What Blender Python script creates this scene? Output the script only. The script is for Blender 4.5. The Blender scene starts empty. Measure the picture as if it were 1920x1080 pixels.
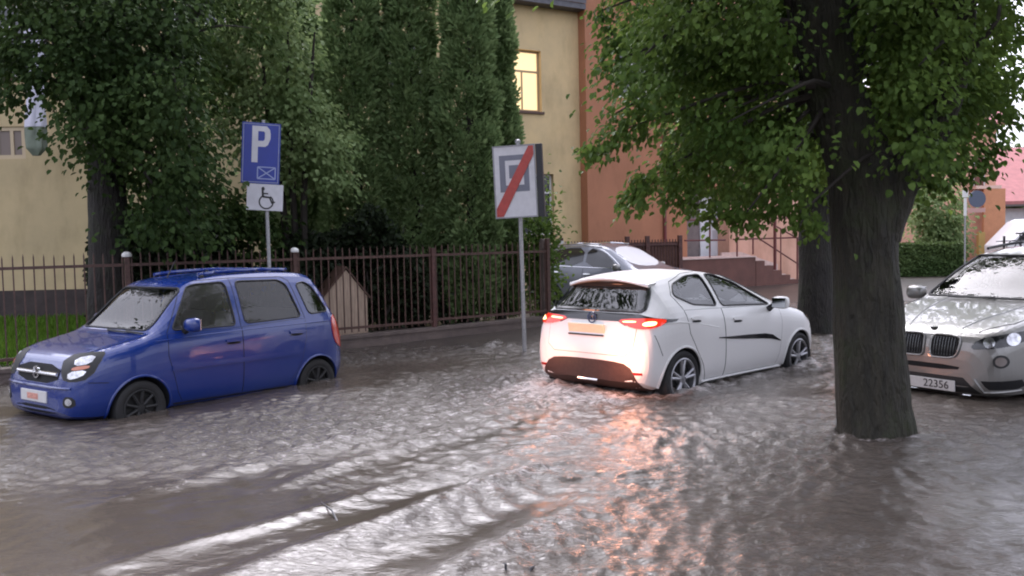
import bpy, bmesh, math, random
import numpy as np
from math import radians as R, cos, sin, pi
from mathutils import Vector, Matrix, geometry as mgeo
from mathutils.bvhtree import BVHTree

random.seed(7)
rng = np.random.default_rng(11)
SC = bpy.context.scene
COL = SC.collection

# ------------------------------------------------------------------ camera numbers
FPX, PITCH, ROLL, CAMH = 1653.0, R(3.18), R(1.247), 1.742
CR, SR = cos(ROLL), sin(ROLL)

def pix_dir(px, py):
    du, dv = px - 960.0, py - 540.0
    u = du * CR - dv * SR
    v = du * SR + dv * CR
    x, yc = u / FPX, -v / FPX
    return Vector((x, cos(PITCH) + yc * sin(PITCH), -sin(PITCH) + yc * cos(PITCH)))

def at(px, py, Y):
    """world point seen at photo pixel (px,py) at depth Y"""
    d = pix_dir(px, py)
    return Vector((0, 0, CAMH)) + d * (Y / d.y)

def on(px, py, z=0.0):
    d = pix_dir(px, py)
    return Vector((0, 0, CAMH)) + d * ((z - CAMH) / d.z)

# ------------------------------------------------------------------ object helpers
def mesh_np(name, V, F, mat=None, parent=None, smooth=False, F3=None):
    """mesh from numpy vertices + quads (and optional triangles)"""
    me = bpy.data.meshes.new(name)
    V = np.asarray(V, np.float32)
    loops, starts, tots = [], [], []
    n = 0
    if F is not None and len(F):
        F = np.asarray(F, np.int32)
        loops.append(F.ravel()); starts.append(np.arange(len(F)) * F.shape[1]); n = F.size
        tots.append(np.full(len(F), F.shape[1]))
    if F3 is not None and len(F3):
        F3 = np.asarray(F3, np.int32)
        loops.append(F3.ravel()); starts.append(n + np.arange(len(F3)) * 3); tots.append(np.full(len(F3), 3))
    loops = np.concatenate(loops).astype(np.int32); starts = np.concatenate(starts).astype(np.int32)
    me.vertices.add(len(V)); me.vertices.foreach_set('co', V.ravel())
    me.loops.add(len(loops)); me.loops.foreach_set('vertex_index', loops)
    me.polygons.add(len(starts)); me.polygons.foreach_set('loop_start', starts)
    me.update(calc_edges=True); me.validate()
    if smooth:
        me.polygons.foreach_set('use_smooth', np.ones(len(me.polygons), bool))
    o = bpy.data.objects.new(name, me); COL.objects.link(o)
    if mat: me.materials.append(mat)
    if parent: o.parent = parent
    return o

def tag(o, label=None, cat=None, group=None, kind=None):
    if label: o['label'] = label
    if cat: o['category'] = cat
    if group: o['group'] = group
    if kind: o['kind'] = kind
    return o

def thing(name, label, cat, loc=(0, 0, 0), rz=0.0, group=None):
    o = bpy.data.objects.new(name, None); COL.objects.link(o)
    o.location = loc; o.rotation_euler = (0, 0, rz); o.empty_display_size = .2
    return tag(o, label, cat, group)

class MB:
    """collects simple solids into one mesh"""
    def __init__(s): s.v = []; s.f = []
    def add(s, V, F):
        b = len(s.v); s.v += [tuple(p) for p in V]; s.f += [tuple(i + b for i in f) for f in F]; return s
    def box(s, c, d, rz=0.0, M=None):
        hx, hy, hz = d[0] / 2, d[1] / 2, d[2] / 2
        pts = [Vector((x, y, z)) for x in (-hx, hx) for y in (-hy, hy) for z in (-hz, hz)]
        if M is None: M = Matrix.Rotation(rz, 3, 'Z')
        pts = [M @ p + Vector(c) for p in pts]
        return s.add(pts, [(0, 1, 3, 2), (4, 6, 7, 5), (0, 4, 5, 1), (2, 3, 7, 6), (0, 2, 6, 4), (1, 5, 7, 3)])
    def tube(s, pts, rad, n=8, caps=True):
        pts = [Vector(p) for p in pts]; m = len(pts)
        rad = [rad] * m if not hasattr(rad, '__len__') else rad
        V = []; prev = None
        for i, p in enumerate(pts):
            t = (pts[min(i + 1, m - 1)] - pts[max(i - 1, 0)])
            t = t.normalized() if t.length > 1e-9 else Vector((0, 0, 1))
            if prev is None:
                a = t.cross(Vector((0, 0, 1)));
                if a.length < 1e-3: a = t.cross(Vector((0, 1, 0)))
            else:
                a = prev - t * prev.dot(t)
            a.normalize(); prev = a; b = t.cross(a)
            for k in range(n):
                w = 2 * pi * k / n
                V.append(p + (a * cos(w) + b * sin(w)) * rad[i])
        F = [(i * n + k, i * n + (k + 1) % n, (i + 1) * n + (k + 1) % n, (i + 1) * n + k) for i in range(m - 1) for k in range(n)]
        if caps:
            F.append(tuple(range(n - 1, -1, -1))); F.append(tuple((m - 1) * n + k for k in range(n)))
        return s.add(V, F)
    def lathe(s, prof, n=24, axis='Z', c=(0, 0, 0), closed=False):
        """prof: list of (radius, height)"""
        V = []; c = Vector(c)
        for (r, h) in prof:
            for k in range(n):
                w = 2 * pi * k / n
                if axis == 'Z': V.append(c + Vector((r * cos(w), r * sin(w), h)))
                elif axis == 'Y': V.append(c + Vector((r * cos(w), h, r * sin(w))))
                else: V.append(c + Vector((h, r * cos(w), r * sin(w))))
        m = len(prof)
        F = [(i * n + k, i * n + (k + 1) % n, (i + 1) * n + (k + 1) % n, (i + 1) * n + k) for i in range(m - 1) for k in range(n)]
        if closed:
            F += [((m - 1) * n + k, (m - 1) * n + (k + 1) % n, (k + 1) % n, k) for k in range(n)]
        else:
            F.append(tuple(range(n - 1, -1, -1))); F.append(tuple((m - 1) * n + k for k in range(n)))
        return s.add(V, F)
    def prism(s, poly, M, d):
        """2-D polygon in the local xy plane of M, extruded by d along local z"""
        n = len(poly)
        V = [M @ Vector((p[0], p[1], 0)) for p in poly] + [M @ Vector((p[0], p[1], d)) for p in poly]
        F = [tuple(range(n - 1, -1, -1)), tuple(range(n, 2 * n))] + [(i, (i + 1) % n, n + (i + 1) % n, n + i) for i in range(n)]
        return s.add(V, F)
    def build(s, name, mat=None, parent=None, smooth=False, bevel=0.0, ang=40):
        me = bpy.data.meshes.new(name)
        me.from_pydata([tuple(p) for p in s.v], [], s.f)
        bm = bmesh.new(); bm.from_mesh(me)
        bmesh.ops.recalc_face_normals(bm, faces=bm.faces)
        if bevel > 0:
            ed = [e for e in bm.edges if len(e.link_faces) == 2 and e.calc_face_angle(0) > R(30)]
            bmesh.ops.bevel(bm, geom=ed, offset=bevel, segments=2, affect='EDGES', profile=.5, clamp_overlap=True)
        bm.to_mesh(me); bm.free()
        if smooth:
            me.polygons.foreach_set('use_smooth', np.ones(len(me.polygons), bool))
            me.set_sharp_from_angle(angle=R(ang))
        me.update()
        o = bpy.data.objects.new(name, me); COL.objects.link(o)
        if mat: me.materials.append(mat)
        if parent: o.parent = parent
        return o

# ------------------------------------------------------------------ materials
MATS = {}
def nodes(m):
    nt = m.node_tree; return nt, nt.nodes, nt.links

def mat(name, col, rough=.5, metal=0.0, spec=.5, coat=0.0, noise=0.0, nscale=5.0, bump=0.0, bscale=30.0, emit=None, estr=0.0, stretch=None, ior=1.5, col2=None, detail=5.0):
    m = bpy.data.materials.new(name); m.use_nodes = True
    nt, N, L = nodes(m)
    b = N['Principled BSDF']
    b.inputs['Base Color'].default_value = (*col, 1)
    b.inputs['Roughness'].default_value = rough
    b.inputs['Metallic'].default_value = metal
    b.inputs['IOR'].default_value = ior
    b.inputs['Coat Weight'].default_value = coat
    b.inputs['Coat Roughness'].default_value = .04
    b.inputs['Specular IOR Level'].default_value = spec
    tc = N.new('ShaderNodeTexCoord'); mp = N.new('ShaderNodeMapping')
    L.new(tc.outputs['Object'], mp.inputs['Vector'])
    if stretch: mp.inputs['Scale'].default_value = stretch
    if noise > 0 or col2:
        nz = N.new('ShaderNodeTexNoise'); nz.inputs['Scale'].default_value = nscale; nz.inputs['Detail'].default_value = detail
        nz.inputs['Roughness'].default_value = .62
        L.new(mp.outputs[0], nz.inputs['Vector'])
        mx = N.new('ShaderNodeMix'); mx.data_type = 'RGBA'
        c2 = col2 if col2 else tuple(max(0, c * (1 - noise)) for c in col)
        c1 = col if col2 else tuple(min(1, c * (1 + noise)) for c in col)
        mx.inputs['A'].default_value = (*c2, 1); mx.inputs['B'].default_value = (*c1, 1)
        rp = N.new('ShaderNodeMapRange'); rp.inputs['From Min'].default_value = .3; rp.inputs['From Max'].default_value = .7
        L.new(nz.outputs['Fac'], rp.inputs['Value']); L.new(rp.outputs[0], mx.inputs['Factor'])
        L.new(mx.outputs['Result'], b.inputs['Base Color'])
    if bump > 0:
        nb = N.new('ShaderNodeTexNoise'); nb.inputs['Scale'].default_value = bscale; nb.inputs['Detail'].default_value = 6
        L.new(mp.outputs[0], nb.inputs['Vector'])
        bp = N.new('ShaderNodeBump'); bp.inputs['Strength'].default_value = bump; bp.inputs['Distance'].default_value = .02
        L.new(nb.outputs['Fac'], bp.inputs['Height']); L.new(bp.outputs[0], b.inputs['Normal'])
    if emit:
        b.inputs['Emission Color'].default_value = (*emit, 1); b.inputs['Emission Strength'].default_value = estr
    MATS[name] = m
    return m

def glass_mat(name, tint, f0=1.5, rough=.02, opac=0.0, dark=(.01, .01, .012)):
    m = bpy.data.materials.new(name); m.use_nodes = True
    nt, N, L = nodes(m); N.remove(N['Principled BSDF'])
    out = N['Material Output']
    tr = N.new('ShaderNodeBsdfTransparent'); tr.inputs[0].default_value = (*tint, 1)
    df = N.new('ShaderNodeBsdfDiffuse'); df.inputs[0].default_value = (*dark, 1)
    m1 = N.new('ShaderNodeMixShader'); m1.inputs[0].default_value = opac
    L.new(tr.outputs[0], m1.inputs[1]); L.new(df.outputs[0], m1.inputs[2])
    gl = N.new('ShaderNodeBsdfGlossy'); gl.inputs['Roughness'].default_value = rough
    fr = N.new('ShaderNodeFresnel'); fr.inputs['IOR'].default_value = f0
    m2 = N.new('ShaderNodeMixShader')
    L.new(fr.outputs[0], m2.inputs[0]); L.new(m1.outputs[0], m2.inputs[1]); L.new(gl.outputs[0], m2.inputs[2])
    L.new(m2.outputs[0], out.inputs['Surface'])
    return m

def leaf_mat(name, c1, c2, trans=.35, gloss=.35):
    m = bpy.data.materials.new(name); m.use_nodes = True
    nt, N, L = nodes(m)
    b = N['Principled BSDF']; out = N['Material Output']
    ge = N.new('ShaderNodeNewGeometry'); rp = N.new('ShaderNodeValToRGB')
    rp.color_ramp.elements[0].color = (*c1, 1); rp.color_ramp.elements[1].color = (*c2, 1)
    ta = N.new('ShaderNodeAttribute'); ta.attribute_name = 'tone'
    tm = N.new('ShaderNodeMix'); tm.inputs['Factor'].default_value = .55
    L.new(ge.outputs['Random Per Island'], tm.inputs['A']); L.new(ta.outputs['Fac'], tm.inputs['B']); L.new(tm.outputs['Result'], rp.inputs[0]); L.new(rp.outputs[0], b.inputs['Base Color'])
    b.inputs['Roughness'].default_value = gloss; b.inputs['Specular IOR Level'].default_value = .15
    tl = N.new('ShaderNodeBsdfTranslucent'); hs = N.new('ShaderNodeHueSaturation')
    hs.inputs['Value'].default_value = 1.3; hs.inputs['Hue'].default_value = .485
    L.new(rp.outputs[0], hs.inputs['Color']); L.new(hs.outputs[0], tl.inputs[0])
    mx = N.new('ShaderNodeMixShader'); mx.inputs[0].default_value = trans
    L.new(b.outputs[0], mx.inputs[1]); L.new(tl.outputs[0], mx.inputs[2]); L.new(mx.outputs[0], out.inputs['Surface'])
    return m

def pchip(xs, ys, x):
    """monotone cubic interpolation"""
    o = np.argsort(xs); xs = np.asarray(xs, float)[o]; ys = np.asarray(ys, float)[o]
    h = np.diff(xs); d = np.diff(ys) / h
    m = np.zeros(len(xs))
    for i in range(1, len(xs) - 1):
        if d[i - 1] * d[i] > 0:
            w1 = 2 * h[i] + h[i - 1]; w2 = h[i] + 2 * h[i - 1]
            m[i] = (w1 + w2) / (w1 / d[i - 1] + w2 / d[i])
    m[0], m[-1] = d[0], d[-1]
    x = np.clip(x, xs[0], xs[-1]); k = np.clip(np.searchsorted(xs, x) - 1, 0, len(h) - 1)
    t = (x - xs[k]) / h[k]
    return (2*t**3-3*t**2+1)*ys[k] + (t**3-2*t**2+t)*h[k]*m[k] + (-2*t**3+3*t**2)*ys[k+1] + (t**3-t**2)*h[k]*m[k+1]

def noise3(P, s, seed=0):
    """cheap smooth pseudo-noise in -1..1 from summed sines"""
    r = np.random.default_rng(seed); out = 0
    for i in range(7):
        k = r.normal(size=3); k /= np.linalg.norm(k); k *= s * (0.7 + 1.6 * r.random())
        out = out + np.sin(P @ k + r.random() * 6.28)
    return out / 3.2
# ================================================================== CARS
def chaikin(P, it=2, closed=False):
    P = [np.array(p, float) for p in P]
    for _ in range(it):
        Q = []
        n = len(P)
        if closed:
            for i in range(n):
                a, b = P[i], P[(i + 1) % n]; Q += [.75 * a + .25 * b, .25 * a + .75 * b]
        else:
            Q.append(P[0])
            for i in range(n - 1):
                a, b = P[i], P[i + 1]
                if i > 0: Q.append(.75 * a + .25 * b)
                if i < n - 2: Q.append(.25 * a + .75 * b)
            Q.append(P[-1])
        P = Q
    return P

def fillet(P, r=.05, k=4):
    """round the corners of a closed polygon with a limited radius"""
    P = [np.array(p, float) for p in P]; n = len(P); Q = []
    for i in range(n):
        a, b, c = P[i - 1], P[i], P[(i + 1) % n]
        la, lc = np.linalg.norm(a - b), np.linalg.norm(c - b)
        d = min(r, .42 * la, .42 * lc)
        p, q = b + (a - b) / la * d, b + (c - b) / lc * d
        for j in range(k + 1):
            t = j / k; Q.append((1 - t) ** 2 * p + 2 * t * (1 - t) * b + t * t * q)
    return [tuple(x) for x in Q]

def curve(pts):
    xs = [p[0] for p in pts]; ys = [p[1] for p in pts]
    return lambda x: pchip(xs, ys, x)

class Car:
    def __init__(s, root, spec):
        s.root = root; s.sp = spec
        s.T, s.B, s.W, s.WR, s.BT = [curve(spec[k]) for k in ('top', 'belt', 'w', 'wr', 'bot')]
        s.x0, s.x1 = spec['x0'], spec['x1']
        V, F = s.loft(s.stations(s.x0, s.x1))
        s.V, s.F = V, F
        s.bvh = BVHTree.FromPolygons([tuple(v) for v in V], F)
        # smooth vertex normals of the uncut shell
        me = bpy.data.meshes.new('tmp'); me.from_pydata([tuple(v) for v in V], [], F); me.update()
        s.vn = [v.normal.copy() for v in me.vertices]; s.shell = me

    def stations(s, a, b, n=70):
        L = b - a; xs = list(np.linspace(a, b, n))
        for e in (.004, .012, .025, .045, .07, .1, .14):
            xs += [a + e * L * .35, b - e * L * .35]
        return sorted(set(np.round(xs, 4)))

    def section(s, x, ins=0.0, floor=None):
        bot = float(s.BT(x)); top = float(s.T(x)) - ins * 1.25
        w = float(s.W(x)) - ins; wr = float(s.WR(x)) - ins * 1.15
        if floor is not None: bot = floor
        belt = min(float(s.B(x)), top - .025)
        belt = max(belt, bot + .03); top = max(top, belt + .012)
        h = belt - bot; k = s.sp.get('k', .9); tuck = s.sp.get('tuck', .955)
        c = s.sp.get('crown', .35)
        pz = belt + k * (top - belt)
        wr = min(wr, w * tuck - .003)
        ctrl = [(0, bot), (w * .88, bot), (w * .975, bot + min(.14, h * .25)), (w, bot + .45 * h), (w * .992, belt - .2 * h), (w * tuck, belt),
                (wr, pz), (wr * .70, top - c * (top - pz)), (0, top)]
        return chaikin(ctrl, 2)

    def loft(s, xs, ins=0.0, floor=None):
        V = []; n = None
        for x in xs:
            half = s.section(x, ins, floor)
            ring = [(x, p[0], p[1]) for p in half] + [(x, -p[0], p[1]) for p in half[-2:0:-1]]
            n = len(ring); V += ring
        m = len(xs)
        F = [(i * n + k, (i + 1) * n + k, (i + 1) * n + (k + 1) % n, i * n + (k + 1) % n) for i in range(m - 1) for k in range(n)]
        F.append(tuple(range(n))); F.append(tuple((m - 1) * n + k for k in range(n - 1, -1, -1)))
        return V, F

    # ---- project to the shell
    def frame(s, az):
        if az == 'top': return Vector((0, 0, 1)), Vector((1, 0, 0)), Vector((0, 1, 0))
        a = R(az); n = Vector((cos(a), sin(a), 0)); t = Vector((-sin(a), cos(a), 0))
        return n, t, Vector((0, 0, 1))
    def to2(s, az, p):
        if len(p) == 3:
            n, t, u = s.frame(az); v = Vector(p); return (v.dot(t), v.dot(u))
        if az == 'top': return (p[0], p[1])
        a = az % 360
        if a == 0: return (p[0], p[1])
        if a == 90: return (-p[0], p[1])
        if a == 270: return (p[0], p[1])
        if a == 180: return (-p[0], p[1])
    def cast(s, az, q):
        n, t, u = s.frame(az)
        o = t * q[0] + u * q[1] + n * 6
        h, nr, idx, d = s.bvh.ray_cast(o, -n)
        if h is None:
            # off the silhouette: nearest point in the mid range
            best = s.bvh.find_nearest(t * q[0] + u * q[1] + n * 1.0)
            h, nr = best[0], best[1]
        else:
            nr = s.smooth_normal(h, idx)
        if nr.dot(n) < 0: nr = -nr
        return h, nr
    def smooth_normal(s, h, idx):
        f = s.F[idx]
        if len(f) > 4: return s.shell.polygons[idx].normal.copy()
        acc = Vector((0, 0, 0))
        for i in f:
            acc += s.vn[i] / ((Vector(s.V[i]) - h).length + 1e-4)
        return acc.normalized()

    def patch(s, name, outline, az, proud=.003, skirt=.012, m=None, parent=None, grid=.045, rnd=0, seam=None, closed_back=False):
        P = [s.to2(az, p) for p in outline]
        if isinstance(rnd, float): P = fillet(P, rnd)
        elif rnd: P = [tuple(p) for p in chaikin(P, rnd, closed=True)]
        area = sum(P[i][0] * P[(i + 1) % len(P)][1] - P[(i + 1) % len(P)][0] * P[i][1] for i in range(len(P)))
        if area < 0: P = P[::-1]
        B = []
        for i, p in enumerate(P):
            q = P[(i + 1) % len(P)]; L = math.hypot(q[0] - p[0], q[1] - p[1]); k = max(1, int(L / (grid * .6)))
            for j in range(k): B.append((p[0] + (q[0] - p[0]) * j / k, p[1] + (q[1] - p[1]) * j / k))
        nb = len(B)
        pts = [Vector(b) for b in B]
        xs = [b[0] for b in B]; ys = [b[1] for b in B]
        def inside(x, y):
            c = False
            for i in range(nb):
                x1, y1 = B[i]; x2, y2 = B[i - 1]
                if (y1 > y) != (y2 > y) and x < (x2 - x1) * (y - y1) / (y2 - y1) + x1: c = not c
            return c
        gx = np.arange(min(xs) + grid * .5, max(xs), grid); gy = np.arange(min(ys) + grid * .5, max(ys), grid)
        for x in gx:
            for y in gy:
                if inside(x, y) and min((x - b[0]) ** 2 + (y - b[1]) ** 2 for b in B) > (grid * .35) ** 2: pts.append(Vector((x, y)))
        edges = [(i, (i + 1) % nb) for i in range(nb)]
        ov, oe, of, iv, _, _ = mgeo.delaunay_2d_cdt(pts, edges, [], 1, 1e-6)
        V = []; NB = {}
        inv = {}
        for i, o in enumerate(iv):
            for j in o: inv[j] = i
        for q in ov:
            h, nr = s.cast(az, q); V.append(h + nr * proud); NB[len(V) - 1] = nr
        mb = MB(); F = [tuple(f) for f in of]
        V0 = list(V)
        if skirt > 0:
            ring = [inv[i] for i in range(nb)]
            base = len(V)
            for i in ring: V.append(V0[i] - NB[i] * skirt)
            for k in range(nb):
                F.append((ring[k], base + k, base + (k + 1) % nb, ring[(k + 1) % nb]))
        mb.add(V, F)
        me = bpy.data.meshes.new(name); me.from_pydata([tuple(v) for v in mb.v], [], mb.f)
        nf = len(of)
        flip = []
        n = s.frame(az)[0]
        me.update()
        bm = bmesh.new(); bm.from_mesh(me); bm.faces.ensure_lookup_table()
        for i, f in enumerate(bm.faces):
            if i < nf and f.normal.dot(NB[f.verts[0].index]) < 0: f.normal_flip()
        bm.to_mesh(me); bm.free()
        sm = np.zeros(len(me.polygons), bool); sm[:nf] = True
        me.polygons.foreach_set('use_smooth', sm)
        if skirt > 0: me.set_sharp_from_angle(angle=R(35))
        if m: me.materials.append(m)
        if seam:
            # dark gap around the panel, a second material in the same mesh
            t = MB(); ring3 = [V0[inv[i]] - NB[inv[i]] * (proud - .0005) for i in range(nb)]
            t.tube(ring3 + [ring3[0]], seam[0], 5, caps=False)
            bm = bmesh.new(); bm.from_mesh(me)
            vs = [bm.verts.new(p) for p in t.v]
            for f in t.f:
                fc = bm.faces.new([vs[i] for i in f]); fc.material_index = 1; fc.smooth = True
            bm.to_mesh(me); bm.free(); me.materials.append(seam[1])
        me.update()
        o = bpy.data.objects.new(name, me); COL.objects.link(o); o.parent = parent or s.root
        return o

    def line(s, name, pts, az, rad, m, parent=None, lift=0.0, n=6, step=.04, smooth=True):
        P = [s.to2(az, p) for p in pts]; Q = []
        for a, b in zip(P[:-1], P[1:]):
            k = max(1, int(math.hypot(b[0] - a[0], b[1] - a[1]) / step))
            Q += [(a[0] + (b[0] - a[0]) * j / k, a[1] + (b[1] - a[1]) * j / k) for j in range(k)]
        Q.append(P[-1])
        W = []
        for q in Q:
            h, nr = s.cast(az, q); W.append(h + nr * lift)
        return MB().tube(W, rad, n).build(name, m, parent or s.root, smooth=smooth)

    # ---- body with wheel wells, cabin and window openings
    def make_body(s, paint, dark, windows, front=None, rear=None, cabin=(-1.3, .9), floor=.55, wells=()):
        def tmp(V, F):
            me = bpy.data.meshes.new('cut'); me.from_pydata([tuple(v) for v in V], [], F)
            bm = bmesh.new(); bm.from_mesh(me); bmesh.ops.recalc_face_normals(bm, faces=bm.faces); bm.to_mesh(me); bm.free()
            o = bpy.data.objects.new('cut', me); COL.objects.link(o); return o
        body = tmp(s.V, s.F); body.name = 'body'; body.data.name = 'body'
        cutters = []
        for (x, z, r, y0) in wells:
            for sg in (1, -1):
                mb = MB(); ya, yb = sorted((sg * y0, sg * 1.3))
                mb.lathe([(r, ya), (r, yb)], 40, 'Y', (x, 0, z))
                cutters.append(tmp(mb.v, mb.f))
        if windows or front or rear:
            xs = list(np.linspace(cabin[0], cabin[1], 40))
            V, F = s.loft(xs, ins=.055, floor=floor); cutters.append(tmp(V, F))
        for poly in windows:
            P = fillet(poly, s.sp.get('wr_', .06))
            n = len(P); V = [(p[0], -1.4, p[1]) for p in P] + [(p[0], 1.4, p[1]) for p in P]
            F = [tuple(range(n)), tuple(range(2 * n - 1, n - 1, -1))] + [(i, (i + 1) % n, n + (i + 1) % n, n + i) for i in range(n)]
            cutters.append(tmp(V, F))
        for spec in (front, rear):
            if not spec: continue
            poly, xa, xb = spec
            P = fillet(poly, s.sp.get('wr_', .06))
            n = len(P); V = [(xa, p[0], p[1]) for p in P] + [(xb, p[0], p[1]) for p in P]
            F = [tuple(range(n)), tuple(range(2 * n - 1, n - 1, -1))] + [(i, (i + 1) % n, n + (i + 1) % n, n + i) for i in range(n)]
            cutters.append(tmp(V, F))
        for c in cutters:
            md = body.modifiers.new('b', 'BOOLEAN'); md.operation = 'DIFFERENCE'; md.solver = 'EXACT'; md.object = c
        dg = bpy.context.evaluated_depsgraph_get(); dg.update()
        me = bpy.data.meshes.new_from_object(body.evaluated_get(dg))
        for c in cutters:
            d = c.data; bpy.data.objects.remove(c); bpy.data.meshes.remove(d)
        old = body.data; body.modifiers.clear(); body.data = me; bpy.data.meshes.remove(old); me.name = 'body'
        # triangulate the many-sided leftovers, then normals of the uncut shell on the outer skin
        bm = bmesh.new(); bm.from_mesh(me)
        bmesh.ops.triangulate(bm, faces=[f for f in bm.faces if len(f.verts) > 4])
        bm.to_mesh(me); bm.free()
        me.materials.clear(); me.materials.append(paint); me.materials.append(dark)
        nrm = []; mi = np.zeros(len(me.polygons), np.int32)
        cabz = floor
        for p in me.polygons:
            h, n0, idx, d = s.bvh.find_nearest(p.center)
            outer = d < .004 and n0.dot(p.normal) > .8
            if outer:
                for vi in p.vertices:
                    h2, n2, i2, d2 = s.bvh.find_nearest(me.vertices[vi].co)
                    nn = s.smooth_normal(h2, i2)
                    nrm.append(nn if nn.dot(p.normal) > .3 else p.normal.copy())
            else:
                mi[p.index] = 1 if d > .03 else 0
                for vi in p.vertices: nrm.append(p.normal.copy())
            c = p.center
            for (x, z, r, y0) in wells:
                ds = [math.hypot(me.vertices[v].co.x - x, me.vertices[v].co.z - z) for v in p.vertices]
                if max(ds) < r + .003: mi[p.index] = 1
                elif min(ds) < r + .003 and max(ds) > r + .004 and abs(c.y) > y0 + .02: mi[p.index] = 0
        me.polygons.foreach_set('material_index', mi)
        me.polygons.foreach_set('use_smooth', np.ones(len(me.polygons), bool))
        me.normals_split_custom_set([tuple(n) for n in nrm])
        me.update()
        body.parent = s.root
        s.body = body
        return body

def both(fn):
    for sg in (1, -1): fn(sg)

def wheel(car, x, sg, yc, r, wid, rim_r, spokes, m_tyre, m_rim, m_dark, steer=0.0):
    """tyre (the wheel) with its rim as a sub-part; axis along y"""
    w = wid / 2
    prof = [(rim_r, -w * .8), (rim_r + .02, -w * .95), (r - .035, -w), (r - .008, -w * .82), (r, -w * .5), (r, 0), (r, w * .5), (r - .008, w * .82), (r - .035, w), (rim_r + .02, w * .95), (rim_r, w * .8)]
    t = MB().lathe(prof, 36, 'Y', closed=True).build('wheel', m_tyre, car.root, smooth=True)
    t.location = (x, sg * yc, r); t.rotation_euler = (0, 0, steer)
    mb = MB(); f = sg * w
    mb.lathe([(rim_r * .98, -f * .6), (rim_r * .98, f * .25), (rim_r * .3, f * .2), (.001, f * .2)], 30, 'Y')
    d = mb.build('brake_dish', m_dark, t, smooth=True)
    mb = MB(); mb.lathe([(rim_r * 1.01, f * .2), (rim_r * 1.05, f * .92), (rim_r * 1.0, f * .98), (rim_r * .92, f * .86), (rim_r * .92, f * .2)], 32, 'Y', closed=True)
    mb.lathe([(.06, f * .3), (.055, f * .8), (.03, f * .86), (.001, f * .86)], 14, 'Y')
    for k in range(spokes):
        a = 2 * pi * k / spokes + .3
        for da in (-.11, .11) if spokes <= 5 else (0,):
            a0, a1 = a + da * .6, a + da * 1.5
            p0 = Vector((cos(a0) * .045, f * .72, sin(a0) * .045)); p1 = Vector((cos(a1) * rim_r * .96, f * .82, sin(a1) * rim_r * .96))
            mb.tube([p0, p1], [.02, .017], 6)
    mb.build('rim', m_rim, t, smooth=True)
    return t

def seat(car, x, y, z, m, name='seat', w=.48, h=.62):
    mb = MB()
    mb.box((x + .05, y, z + .08), (.5, w, .16))
    mb.box((x - .24, y, z + .40), (.14, w * .92, h), M=Matrix.Rotation(R(-14), 3, 'Y'))
    if w < .7: mb.box((x - .33, y, z + .80), (.09, .24, .17), M=Matrix.Rotation(R(-10), 3, 'Y'))
    else:
        for yy in (-.36, .36): mb.box((x - .33, y + yy, z + .78), (.09, .22, .14), M=Matrix.Rotation(R(-10), 3, 'Y'))
    return mb.build(name, m, car.root, smooth=True, bevel=.035)

def text_mesh(name, s, size, m, parent, M, depth=.002):
    cu = bpy.data.curves.new('t', 'FONT'); cu.body = s; cu.size = size; cu.align_x = 'CENTER'; cu.align_y = 'CENTER'; cu.extrude = depth
    o = bpy.data.objects.new('t', cu); COL.objects.link(o)
    dg = bpy.context.evaluated_depsgraph_get(); dg.update()
    me = bpy.data.meshes.new_from_object(o.evaluated_get(dg)); bpy.data.objects.remove(o); bpy.data.curves.remove(cu)
    me.name = name; me.transform(M)
    me.materials.clear(); me.materials.append(m)
    t = bpy.data.objects.new(name, me); COL.objects.link(t); t.parent = parent
    return t

def frameM(o, xdir, ydir):
    x = Vector(xdir).normalized(); y = Vector(ydir); y = (y - x * y.dot(x)).normalized(); z = x.cross(y)
    return Matrix(((x.x, y.x, z.x, o[0]), (x.y, y.y, z.y, o[1]), (x.z, y.z, z.z, o[2]), (0, 0, 0, 1)))

def mirror_part(car, x, sg, y, z, m, m_glass, m_dark, sx=.09, sy=.105, sz=.075):
    """door mirror: a rounded shell on a short foot, with its glass"""
    mb = MB(); n = 12; prof = []
    V = []; F = []
    rings = 9
    for i in range(rings + 1):
        a = -pi / 2 + pi * i / rings
        for k in range(n * 2):
            b = 2 * pi * k / (n * 2)
            cx, cy, cz = cos(a) * cos(b), sin(a), cos(a) * sin(b)
            pw = lambda q: math.copysign(abs(q) ** .65, q)
            px = pw(cx) * sx; px = px if px > 0 else px * .25
            V.append((x + px, sg * (y + pw(cy) * sy), z + pw(cz) * sz * (1.0 + .15 * sin(a))))
    N2 = n * 2
    F = [(i * N2 + k, i * N2 + (k + 1) % N2, (i + 1) * N2 + (k + 1) % N2, (i + 1) * N2 + k) for i in range(rings) for k in range(N2)]
    mb.add(V, F)
    o = mb.build('door_mirror', m, car.root, smooth=True, ang=60)
    MB().box((x - sx * .26 , sg * y, z), (.006, sy * 1.7, sz * 1.55)).build('mirror_glass', m_glass, o, bevel=.002)
    MB().tube([(x + .01, sg * (y - sy * .8), z - sz * .4), (x + .02, sg * (y - sy * 1.5), z - sz * 1.1)], [.032, .04], 8).build('mirror_foot', m_dark, o, smooth=True)
    return o

def arch_lip(car, x, z, r, sg, m, rad=.013, a0=-8, a1=188):
    az = 90 * sg; W = []
    for a in np.linspace(R(a0), R(a1), 40):
        q = car.to2(az, (x + (r + .004) * cos(a), z + (r + .004) * sin(a)))
        n, t, u = car.frame(az)
        h, nr, idx, d = car.bvh.ray_cast(t * q[0] + u * q[1] + n * 6, -n)
        if h is not None: W.append(h - nr * rad * .35)
    return MB().tube(W, rad, 8).build('arch_lip', m, car.root, smooth=True)
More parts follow.
